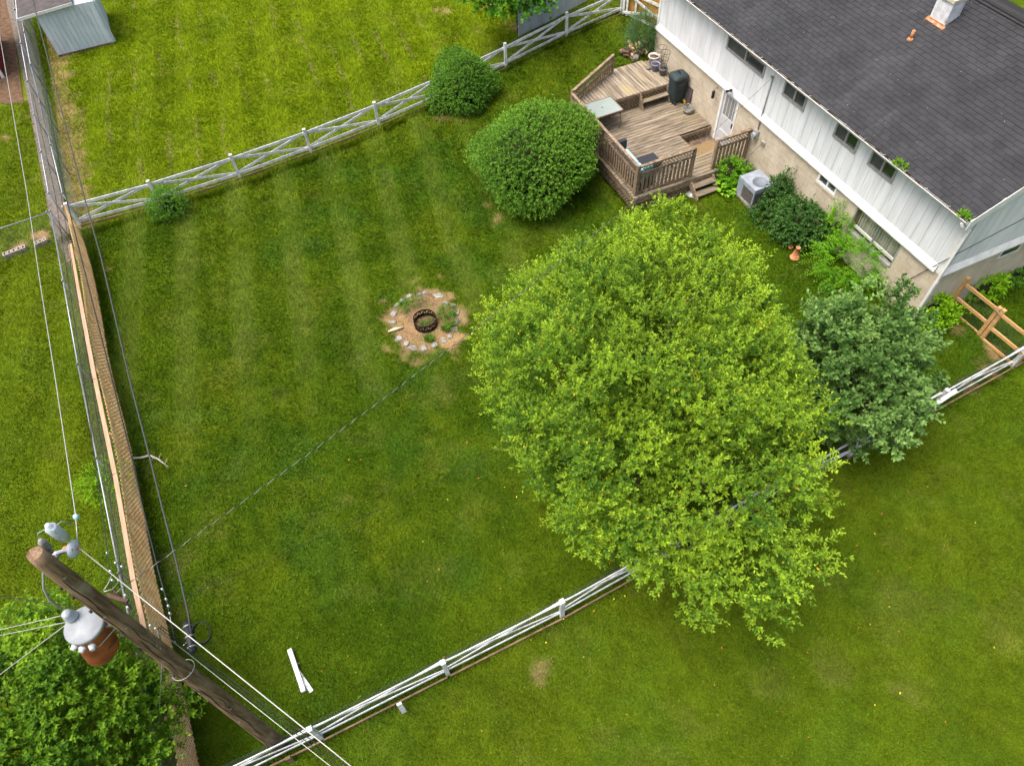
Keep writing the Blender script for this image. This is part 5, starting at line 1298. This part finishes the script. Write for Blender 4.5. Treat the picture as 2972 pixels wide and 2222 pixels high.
# dark lilac-like tree behind it
c = P(2482, 1088, 1.75)
tree('lilac_tree', 'dark blue-green leafy shrub tree between the big yellow-green tree and the house corner', (c.x, c.y, gz(c.x, c.y)), (c.x, c.y, 1.75), (1.60, 1.42, 1.5), .07, .4, 10,
     dict(clumps=95, cr_=.42, n=2400, k=11, L=.26, ll=.125, lw=.070, m=LM['lilac'], seed=202, amp=.34, nl=18, sharp=8, inner=.55, zmin=-.8, upb=.45, droop=.3, pair=False, fold=.12, power=.6, tipbias=.5), twigs=80)
# tree with oval leaves under the transformer
c = P(75, 2120, 2.3)
tree('oval_leaf_tree', 'bright green tree with oval leaves below the transformer', (c.x, c.y, -.2), (c.x, c.y, 2.3), (1.95, 1.95, 1.6), .09, .8, 6,
     dict(clumps=190, cr_=.40, n=6600, k=10, L=.20, ll=.090, lw=.046, m=LM['oval'], seed=303, amp=.30, nl=20, sharp=8, inner=.6, zmin=-.8, upb=.9, droop=.1, power=.6, tipbias=.25, spread=1.1), twigs=60)
# maple on the next lot
b = G(1512, 92); c = P(1490, -85, 3.2)
tree('maple_tree', 'young maple with broad green leaves in front of the tall whitish board fence', (b.x, b.y, b.z), (c.x, c.y, 3.2), (1.6, 1.8, 1.15), .15, 1.5, 9,
     dict(n=900, k=8, L=.34, ll=.15, lw=.15, m=LM['maple'], seed=404, amp=.3, nl=16, sharp=8, inner=.7, zmin=-.9, upb=.2, droop=.4, power=.6, fold=.05), twigs=40)
# clipped round bushes: dense leaf shell over twiggy core
def bush(name, label, c, rad, n, k, L, ll, lw, m, seed, amp=.10, nl=26, sharp=14, core=.80, cat='bush', zmin=-.75, **kw):
    t = thing(name, (c.x, c.y, gz(c.x, c.y)), label, cat)
    make_crown('foliage', t, c, rad, n, k, L, ll, lw, m, seed, amp=amp, nl=nl, sharp=sharp, inner=.20, zmin=zmin, upb=kw.pop('upb', .35), power=.9, **kw)
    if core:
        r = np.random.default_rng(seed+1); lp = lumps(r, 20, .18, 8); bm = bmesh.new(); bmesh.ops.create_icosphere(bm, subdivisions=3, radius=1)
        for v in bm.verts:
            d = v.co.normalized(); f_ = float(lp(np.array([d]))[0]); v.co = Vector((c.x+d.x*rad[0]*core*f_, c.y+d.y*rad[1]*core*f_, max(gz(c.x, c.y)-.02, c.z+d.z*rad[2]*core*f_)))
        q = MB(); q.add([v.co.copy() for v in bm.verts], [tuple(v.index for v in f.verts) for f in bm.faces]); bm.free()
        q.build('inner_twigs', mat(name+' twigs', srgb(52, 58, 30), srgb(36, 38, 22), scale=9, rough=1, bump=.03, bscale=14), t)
        for i in range(4):
            a = i*1.7; p = Vector((c.x+.08*math.cos(a), c.y+.08*math.sin(a), gz(c.x, c.y)-.05)); limb(t, [p, p+Vector((.1*math.cos(a), .1*math.sin(a), .5))], .025, .018, name='stem')
    return t
zb = 1.25; p = P(1572, 430, zb); bush('round_bush', 'large clipped round bush standing against the deck corner', Vector((p.x, p.y, zb)), (1.55, 1.74, 1.22), 9000, 7, .15, .072, .036, LM['box'], 501, amp=.24, nl=44, sharp=13)
zb = .95; p = P(1340, 242, zb); bush('round_bush', 'clipped round bush growing against the white crossbuck fence', Vector((p.x, p.y, zb)), (.92, .94, .90), 4200, 7, .14, .068, .034, LM['box2'], 502, amp=.24, nl=40, sharp=13)
zb = .25; p = P(484, 592, zb); bush('small_bush', 'small loose green bush at the foot of the white crossbuck fence', Vector((p.x, p.y, zb)), (.46, .46, .46), 620, 8, .20, .06, .026, LM['weed'], 503, amp=.35, core=.6)
zb = gz(-14.3, -.7)+.55; p = P(1862, 105, zb); bush('feathery_shrub', 'grey-green feathery shrub at the left end of the house wall', Vector((p.x, p.y, zb)), (.42, .42, .62), 800, 12, .34, .07, .014, LM['grey'], 504, amp=.3, core=0, upb=.8)
# ivy and shrubs along the wall
def wallbush(name, label, u, v, z, rad, n, k, L, ll, lw, m, seed, cat='shrub', **kw):
    p = P(u, v, z); return bush(name, label, Vector((p.x, p.y, z)), rad, n, k, L, ll, lw, LM[m], seed, cat=cat, **{'amp': .4, 'core': .55, **kw})
wallbush('ivy', 'dark ivy mound climbing the tan wall right of the air conditioner', 2330, 655, .42, (.75, .50, .50), 900, 8, .20, .075, .060, 'ivy', 511)
wallbush('ivy', 'thin dark ivy growing up the wall just behind the air conditioner', 2262, 560, .55, (.34, .22, .60), 300, 8, .20, .07, .055, 'ivy', 512, core=.4)
wallbush('ivy', 'low dark ivy spilling onto the grass beside the air conditioner', 2235, 622, .10, (.42, .36, .26), 300, 8, .16, .07, .055, 'ivy', 513)
wallbush('sumac_shrub', 'bright green shrub with long feathered leaves under the curtained window', 2468, 765, .50, (.78, .60, .58), 420, 16, .46, .085, .026, 'fern', 514, pair=True, tipbias=.9, droop=.9, core=0)
wallbush('sumac_shrub', 'leafy bright shoots rising at the left side of the curtained window', 2432, 655, .95, (.34, .24, .42), 150, 10, .26, .075, .034, 'fern', 515, core=.3, upb=.9)
wallbush('hosta', 'low broad-leaved plants between the feathered shrub and the dry path', 2440, 838, .02, (.40, .30, .18), 60, 7, .14, .16, .10, 'weed', 516, core=0)
wallbush('weed_clump', 'scrubby brownish green weeds growing along the tan wall near the corner', 2555, 835, .18, (.62, .30, .34), 300, 9, .22, .06, .022, 'weed', 517, core=.4)
wallbush('weed_clump', 'dark ground weeds at the foot of the wall corner', 2640, 915, .06, (.34, .26, .24), 180, 9, .16, .06, .04, 'ivy', 518, core=.5)
wallbush('bright_shrub', 'bright green broad-leaved shrub in front of the downspout', 2702, 902, .28, (.50, .46, .46), 420, 8, .20, .10, .055, 'bright', 519, core=.55)
wallbush('bright_shrub', 'bright green shrub against the end wall beyond the pine fence', 2845, 828, .25, (.46, .44, .42), 330, 8, .20, .09, .05, 'bright', 520, core=.55)
wallbush('hedge', 'low dark green hedge along the end wall of the house', 2945, 775, .25, (.36, 1.5, .34), 620, 8, .16, .06, .035, 'weed', 521, core=.7)
# hosta beside the steps
def rosette(name, label, p, rad, n, ll, lw, m, seed, h=.25, cat='plant'):
    r = np.random.default_rng(seed); t = thing(name, p, label, cat); a = r.uniform(0, 6.28, n); q = np.sqrt(r.random(n))*rad
    pos = np.stack([p.x+np.cos(a)*q, p.y+np.sin(a)*q, np.full(n, p.z)+h*(1-q/rad)*r.uniform(.6, 1.2, n)+.03], 1)
    ax = np.stack([np.cos(a+r.normal(0, .5, n)), np.sin(a+r.normal(0, .5, n)), r.uniform(-.1, .5, n)], 1); nm = np.stack([np.cos(a)*.2, np.sin(a)*.2, np.ones(n)], 1)+r.normal(0, .15, (n, 3))
    leaf_mesh('foliage', [(pos, ax, nm, ll*r.uniform(.7, 1.1, n), lw*r.uniform(.8, 1.1, n), q, r.random(n), .16)], LM[m], t); return t
rosette('hosta', 'broad yellow-green hosta growing beside the deck steps', G(2107, 545), .36, 62, .24, .14, 'hosta', 531)
wallbush('leafy_shrub', 'bright leafy shrub against the lattice skirt right of the deck steps', 2122, 505, .22, (.36, .34, .36), 200, 8, .2, .09, .045, 'fern', 532, core=.45)
wallbush('weed_clump', 'low dark weeds between the deck end and the air conditioner', 2155, 505, .05, (.25, .3, .16), 120, 8, .14, .06, .035, 'weed', 533, core=.4)
rosette('hosta', 'few large hosta leaves pushing through the lattice at the deck corner', G(1872, 598), .20, 9, .30, .17, 'maple', 534, h=.12)
# vine on the lattice fence
p = P(300, 1400, .45); bush('vine', 'small yellow-green vine tangled through the lattice and chain link fences', p, (.42, .55, .42), 190, 9, .26, .055, .022, LM['bright'], 541, amp=.45, core=0, cat='vine')
# weeds rooted in the gutter
for k, (u, v, lab, rx) in enumerate(((2612, 478, 'green weeds sprouting from the gutter above the end window', .24), (2798, 626, 'green weeds sprouting from the gutter at the house corner', .15))):
    p = P(u, v, 3.93); bush('gutter_weed', lab, Vector((p.x, EY-.03, 3.93)), (rx*.7, .08, .06), 55, 7, .08, .038, .022, LM['bright'], 551+k, amp=.3, core=0, cat='weed', zmin=-.1)

# ------------------------------------------------------------------ fire pit
random.seed(41)
fp = thing('fire_ring', (PIT.x, PIT.y, gz(PIT.x, PIT.y)), 'black metal fire ring with cut-out pattern in the stone circle', 'fire ring')
fc = G(1236, 940); fr_, fh = .335, .27
q = MB(); nseg = 60; vs = []; fs = []
def ringband(q, r, z0, z1, a0, a1, t=.006, n=3):
    vs = []
    for i in range(n+1):
        a = a0+(a1-a0)*i/n
        for rr_, z in ((r, z0), (r+t, z0), (r+t, z1), (r, z1)): vs.append((fc.x+rr_*math.cos(a), fc.y+rr_*math.sin(a), fc.z+z))
    fs = []
    for i in range(n):
        for k in range(4): fs.append((i*4+k, i*4+(k+1) % 4, i*4+4+(k+1) % 4, i*4+4+k))
    q.add(vs, fs+[(0, 1, 2, 3), (n*4+3, n*4+2, n*4+1, n*4)])
ringband(q, fr_, -.02, .09, 0, 2*math.pi, n=60); ringband(q, fr_, .22, .27, 0, 2*math.pi, n=60)
q.build('ring_band', MT['iron'], fp)
q = MB(); nm_ = 14
for k in range(nm_):
    a = 2*math.pi*k/nm_; w = 2*math.pi/nm_
    ringband(q, fr_, .09, .22, a, a+w*.20); ringband(q, fr_, .175, .22, a+w*.20, a+w*.50); ringband(q, fr_, .09, .125, a+w*.35, a+w*.95); ringband(q, fr_, .14, .165, a+w*.45, a+w*.8); ringband(q, fr_, .125, .20, a+w*.62, a+w*.72)
q.build('cut_out_band', MT['iron'], fp)
q = MB(); q.lathe((fc.x, fc.y, fc.z-.03), [(.33, .0), (.32, .03), (.2, .045), (0, .05)], 24); q.build('ash_bed', mat('ash and soil', srgb(120, 92, 70), srgb(84, 66, 54), scale=9, rough=1, bump=.01), fp)
stn = [(1035, 440, 45, 30), (1195, 478, 100, 45), (960, 466, 34, 26), (830, 482, 60, 30), (738, 545, 55, 30), (672, 597, 50, 30), (632, 712, 55, 45), (622, 826, 45, 45), (700, 1030, 50, 60), (792, 1095, 45, 38), (875, 1150, 66, 42), (1010, 1152, 60, 45), (1150, 1118, 55, 38), (1272, 1050, 52, 44), (1358, 1002, 44, 36), (1415, 905, 42, 50), (1445, 800, 36, 60), (1442, 700, 34, 50), (1392, 605, 38, 40), (1300, 575, 42, 36)]
STL = {1: 'longest flat grey slab of the stone circle around the fire ring', 2: 'small stone beside the pointed gap next to the long slab', 10: 'broad rounded stone at the straw side of the fire circle', 13: 'pale stone of the fire circle under the crossing cable'}
def rock(p, a, b, h, seed, m, name, parent=None):
    r = random.Random(seed); bm = bmesh.new(); bmesh.ops.create_icosphere(bm, subdivisions=2, radius=1)
    ph = r.uniform(0, 6); vs = []
    d = Vector((PIT.x, PIT.y))-Vector((p.x, p.y)); ang = math.atan2(d.y, d.x)+math.pi/2
    for v in bm.verts:
        k = 1+.16*math.sin(v.co.x*3+ph)+.14*math.sin(v.co.y*4+ph*2)+r.uniform(-.06, .06); x, y, z = v.co.x*a*k, v.co.y*b*k, max(-.3, min(.75, v.co.z*1.4))*h
        vs.append((p.x+x*math.cos(ang)-y*math.sin(ang), p.y+x*math.sin(ang)+y*math.cos(ang), p.z+z))
    q = MB(); q.add(vs, [tuple(v.index for v in f.verts) for f in bm.faces]); bm.free(); return q.build(name, m, parent)
for i, (u, v, a, b) in enumerate(stn):
    p = G(1000+u*.226, 750+v*.226, -.012); s = .226*16.3/2050*1.15
    o = rock(p, max(a, b)*s, min(a, b)*s*1.15, .03+.03*((i*7) % 5)/4, i, MT['stone'], 'fire_pit_stone'); tag(o, STL.get(i, 'flat grey field stone set in the circle around the black fire ring'), 'stone', 'stones of the fire circle')
p = G(1148, 958); q = MB(); q.tube([p+Vector((-.02, -.22, .03)), p+Vector((0, 0, .05)), p+Vector((.03, .24, .04))], [.02, .055, .02], 8); tag(q.build('driftwood', mat('pale driftwood', srgb(206, 190, 160), rough=.9)), 'pale piece of driftwood inside the stone circle', 'driftwood')
for k, (u, v, rx, ry, n) in enumerate(((880, 560, .17, .30, 70), (750, 630, .20, .15, 50), (1310, 690, .24, .24, 100), (1370, 790, .22, .16, 60), (1050, 835, .09, .24, 45))):
    p = G(1000+u*.226, 750+v*.226, .05); bush('weed_clump', ('leafy weeds growing between the stones and the fire ring' if k < 4 else 'low weeds growing inside the black fire ring'), p, (rx, ry, .10), n, 6, .07, .05, .022, LM['weed'], 561+k, amp=.4, core=0, cat='weed', zmin=-.2, upb=.9)
for o in bpy.data.objects:
    if o.get('label') == 'leafy weeds growing between the stones and the fire ring': o['group'] = 'weeds in the fire circle'
for k, (u, v) in enumerate(((1300, 900), (1090, 1030))):
    p = G(1000+u*.226, 750+v*.226, .05); r = np.random.default_rng(600+k); n = 160; a = r.uniform(0, 6.28, n); q_ = r.random(n)*.08
    pos = np.stack([p.x+np.cos(a)*q_, p.y+np.sin(a)*q_, np.full(n, p.z-.05)], 1); ax = np.stack([np.cos(a)*.8, np.sin(a)*.8, r.uniform(.5, 1.4, n)], 1)
    o = leaf_mesh('grass_tuft', [(pos, ax, np.stack([np.cos(a), np.sin(a), np.full(n, .3)], 1), r.uniform(.12, .24, n), np.full(n, .010), q_, r.random(n), .1)], LM['weed'], None); tag(o, ('long grass tuft by the right-hand stones of the fire circle', 'long grass tuft in the straw just below the fire ring')[k], 'grass tuft')

# ------------------------------------------------------------------ loose things on the lawn
a, b = G(841, 1884, .06), G(882, 2006, .06)
t = thing('white_post', a, 'white square fence post lying on the lawn with a shorter board', 'fence post')
bar('post_shaft', MT['trim'], t, a, b, .095, .095); d = (b-a).normalized(); n_ = Vector((-d.y, d.x, 0))
for s in (.06, .38, .68, .92):
    p = a.lerp(b, s); MB().tube([p-n_*.085, p+n_*.11], .006, 6).build('screw', MT['galv'], t)
a2, b2 = G(861, 1942, .02), G(905, 2006, .02); MB().bar(a2, b2, .085, .022).build('board', MT['fence'], t)
pts = [G(386, 1329, .10), G(410, 1328, .06), G(434, 1321, .06), G(460, 1332, .05), G(489, 1355, .04)]
t = thing('fallen_branch', pts[2], 'bare grey fallen branch lying on the grass beside the lattice fence', 'branch')
bk = mat('bleached wood', srgb(186, 178, 168), srgb(156, 148, 138), scale=12, rough=.95); MB().tube(pts, [.03, .032, .034, .024, .010], 8).build('stick', bk, t)
MB().tube([pts[3], pts[3]+Vector((-.12, .1, .04))], [.012, .004], 6).build('twig', bk, t); MB().tube([pts[4].lerp(pts[3], .4), pts[4].lerp(pts[3], .4)+Vector((-.14, .12, .02))], [.010, .003], 6).build('twig', bk, t)
# fallen leaves and clippings, too many to count
r = np.random.default_rng(77); n = 150
ctr = P(1950, 1500, 0); x = r.normal(ctr.x+1.0, 3.2, n); y = r.normal(ctr.y, 4.5, n); z = ngz(x, y)+.045
a = r.uniform(0, 6.28, n); m_lit = leafmat('fallen leaves', srgb(206, 150, 40), srgb(190, 120, 56), srgb(222, 196, 60), .1, pc=.6)
big = np.array([(1290*1.3436, 0)]) if False else None
o = leaf_mesh('fallen_leaves', [(np.stack([x, y, z], 1), np.stack([np.cos(a), np.sin(a), r.normal(0, .2, n)], 1), np.stack([r.normal(0, .3, n), r.normal(0, .3, n), np.ones(n)], 1), r.uniform(.03, .065, n), r.uniform(.02, .035, n), a, r.random(n), .15)], m_lit, None, 'stuff'); tag(o, 'yellow and orange fallen leaves scattered over the grass', 'leaves')
n = 90; a = r.uniform(0, 6.28, n); x = r.uniform(-13, .0, n); y = r.uniform(-.2, 3.9, n); z = np.array([roofz(v) for v in y])+.03
o = leaf_mesh('roof_litter', [(np.stack([x, y, z], 1), np.stack([np.cos(a[:n]), np.sin(a[:n]), r.normal(0, .1, n)], 1), np.stack([np.zeros(n), -.4+np.zeros(n), np.ones(n)], 1), r.uniform(.015, .03, n), r.uniform(.012, .02, n), a[:n], r.random(n), .1)], leafmat('pale petals', srgb(200, 196, 176), srgb(210, 190, 120), None, .1), None, 'stuff'); tag(o, 'small pale petals and leaf bits scattered on the dark roof', 'leaf litter')

# broad-leaved weeds and clover in the turf
r = np.random.default_rng(91); n = 5200; cl = r.random((60, 2))*np.array([30, 26])+np.array([-22, -24]); ci = r.integers(0, 60, n)
loose = r.random(n) < .55; x = np.where(loose, r.uniform(-20, 9, n), cl[ci, 0]+r.normal(0, .5, n)); y = np.where(loose, r.uniform(-24, 1, n), cl[ci, 1]+r.normal(0, .5, n))
ok = ~((x < -7.6) & (y > -4.5)) & ~((x < .1) & (y > -.1)) & (np.hypot(x-PIT.x, y-PIT.y) > 1.3); x, y = x[ok], y[ok]; n = len(x); k = 6
aa = (np.arange(k)[None]*1.05+r.uniform(0, 6, (n, 1))+r.normal(0, .2, (n, k))).ravel(); X = np.repeat(x, k); Y = np.repeat(y, k); N = len(X); sz = np.repeat(r.uniform(.6, 1.3, n), k)
o = leaf_mesh('lawn_weeds', [(np.stack([X, Y, ngz(X, Y)+.02], 1), np.stack([np.cos(aa), np.sin(aa), r.uniform(.2, .7, N)], 1), np.stack([-np.cos(aa)*.3, -np.sin(aa)*.3, np.ones(N)], 1), .026*sz*r.uniform(.8, 1.2, N), .012*sz, aa, np.repeat(r.random(n), k), .12)], leafmat('turf weeds', srgb(62, 108, 18), srgb(98, 132, 30), None, .25), None, 'stuff'); tag(o, 'small broad-leaved weeds and clover scattered through the lawn', 'weeds')
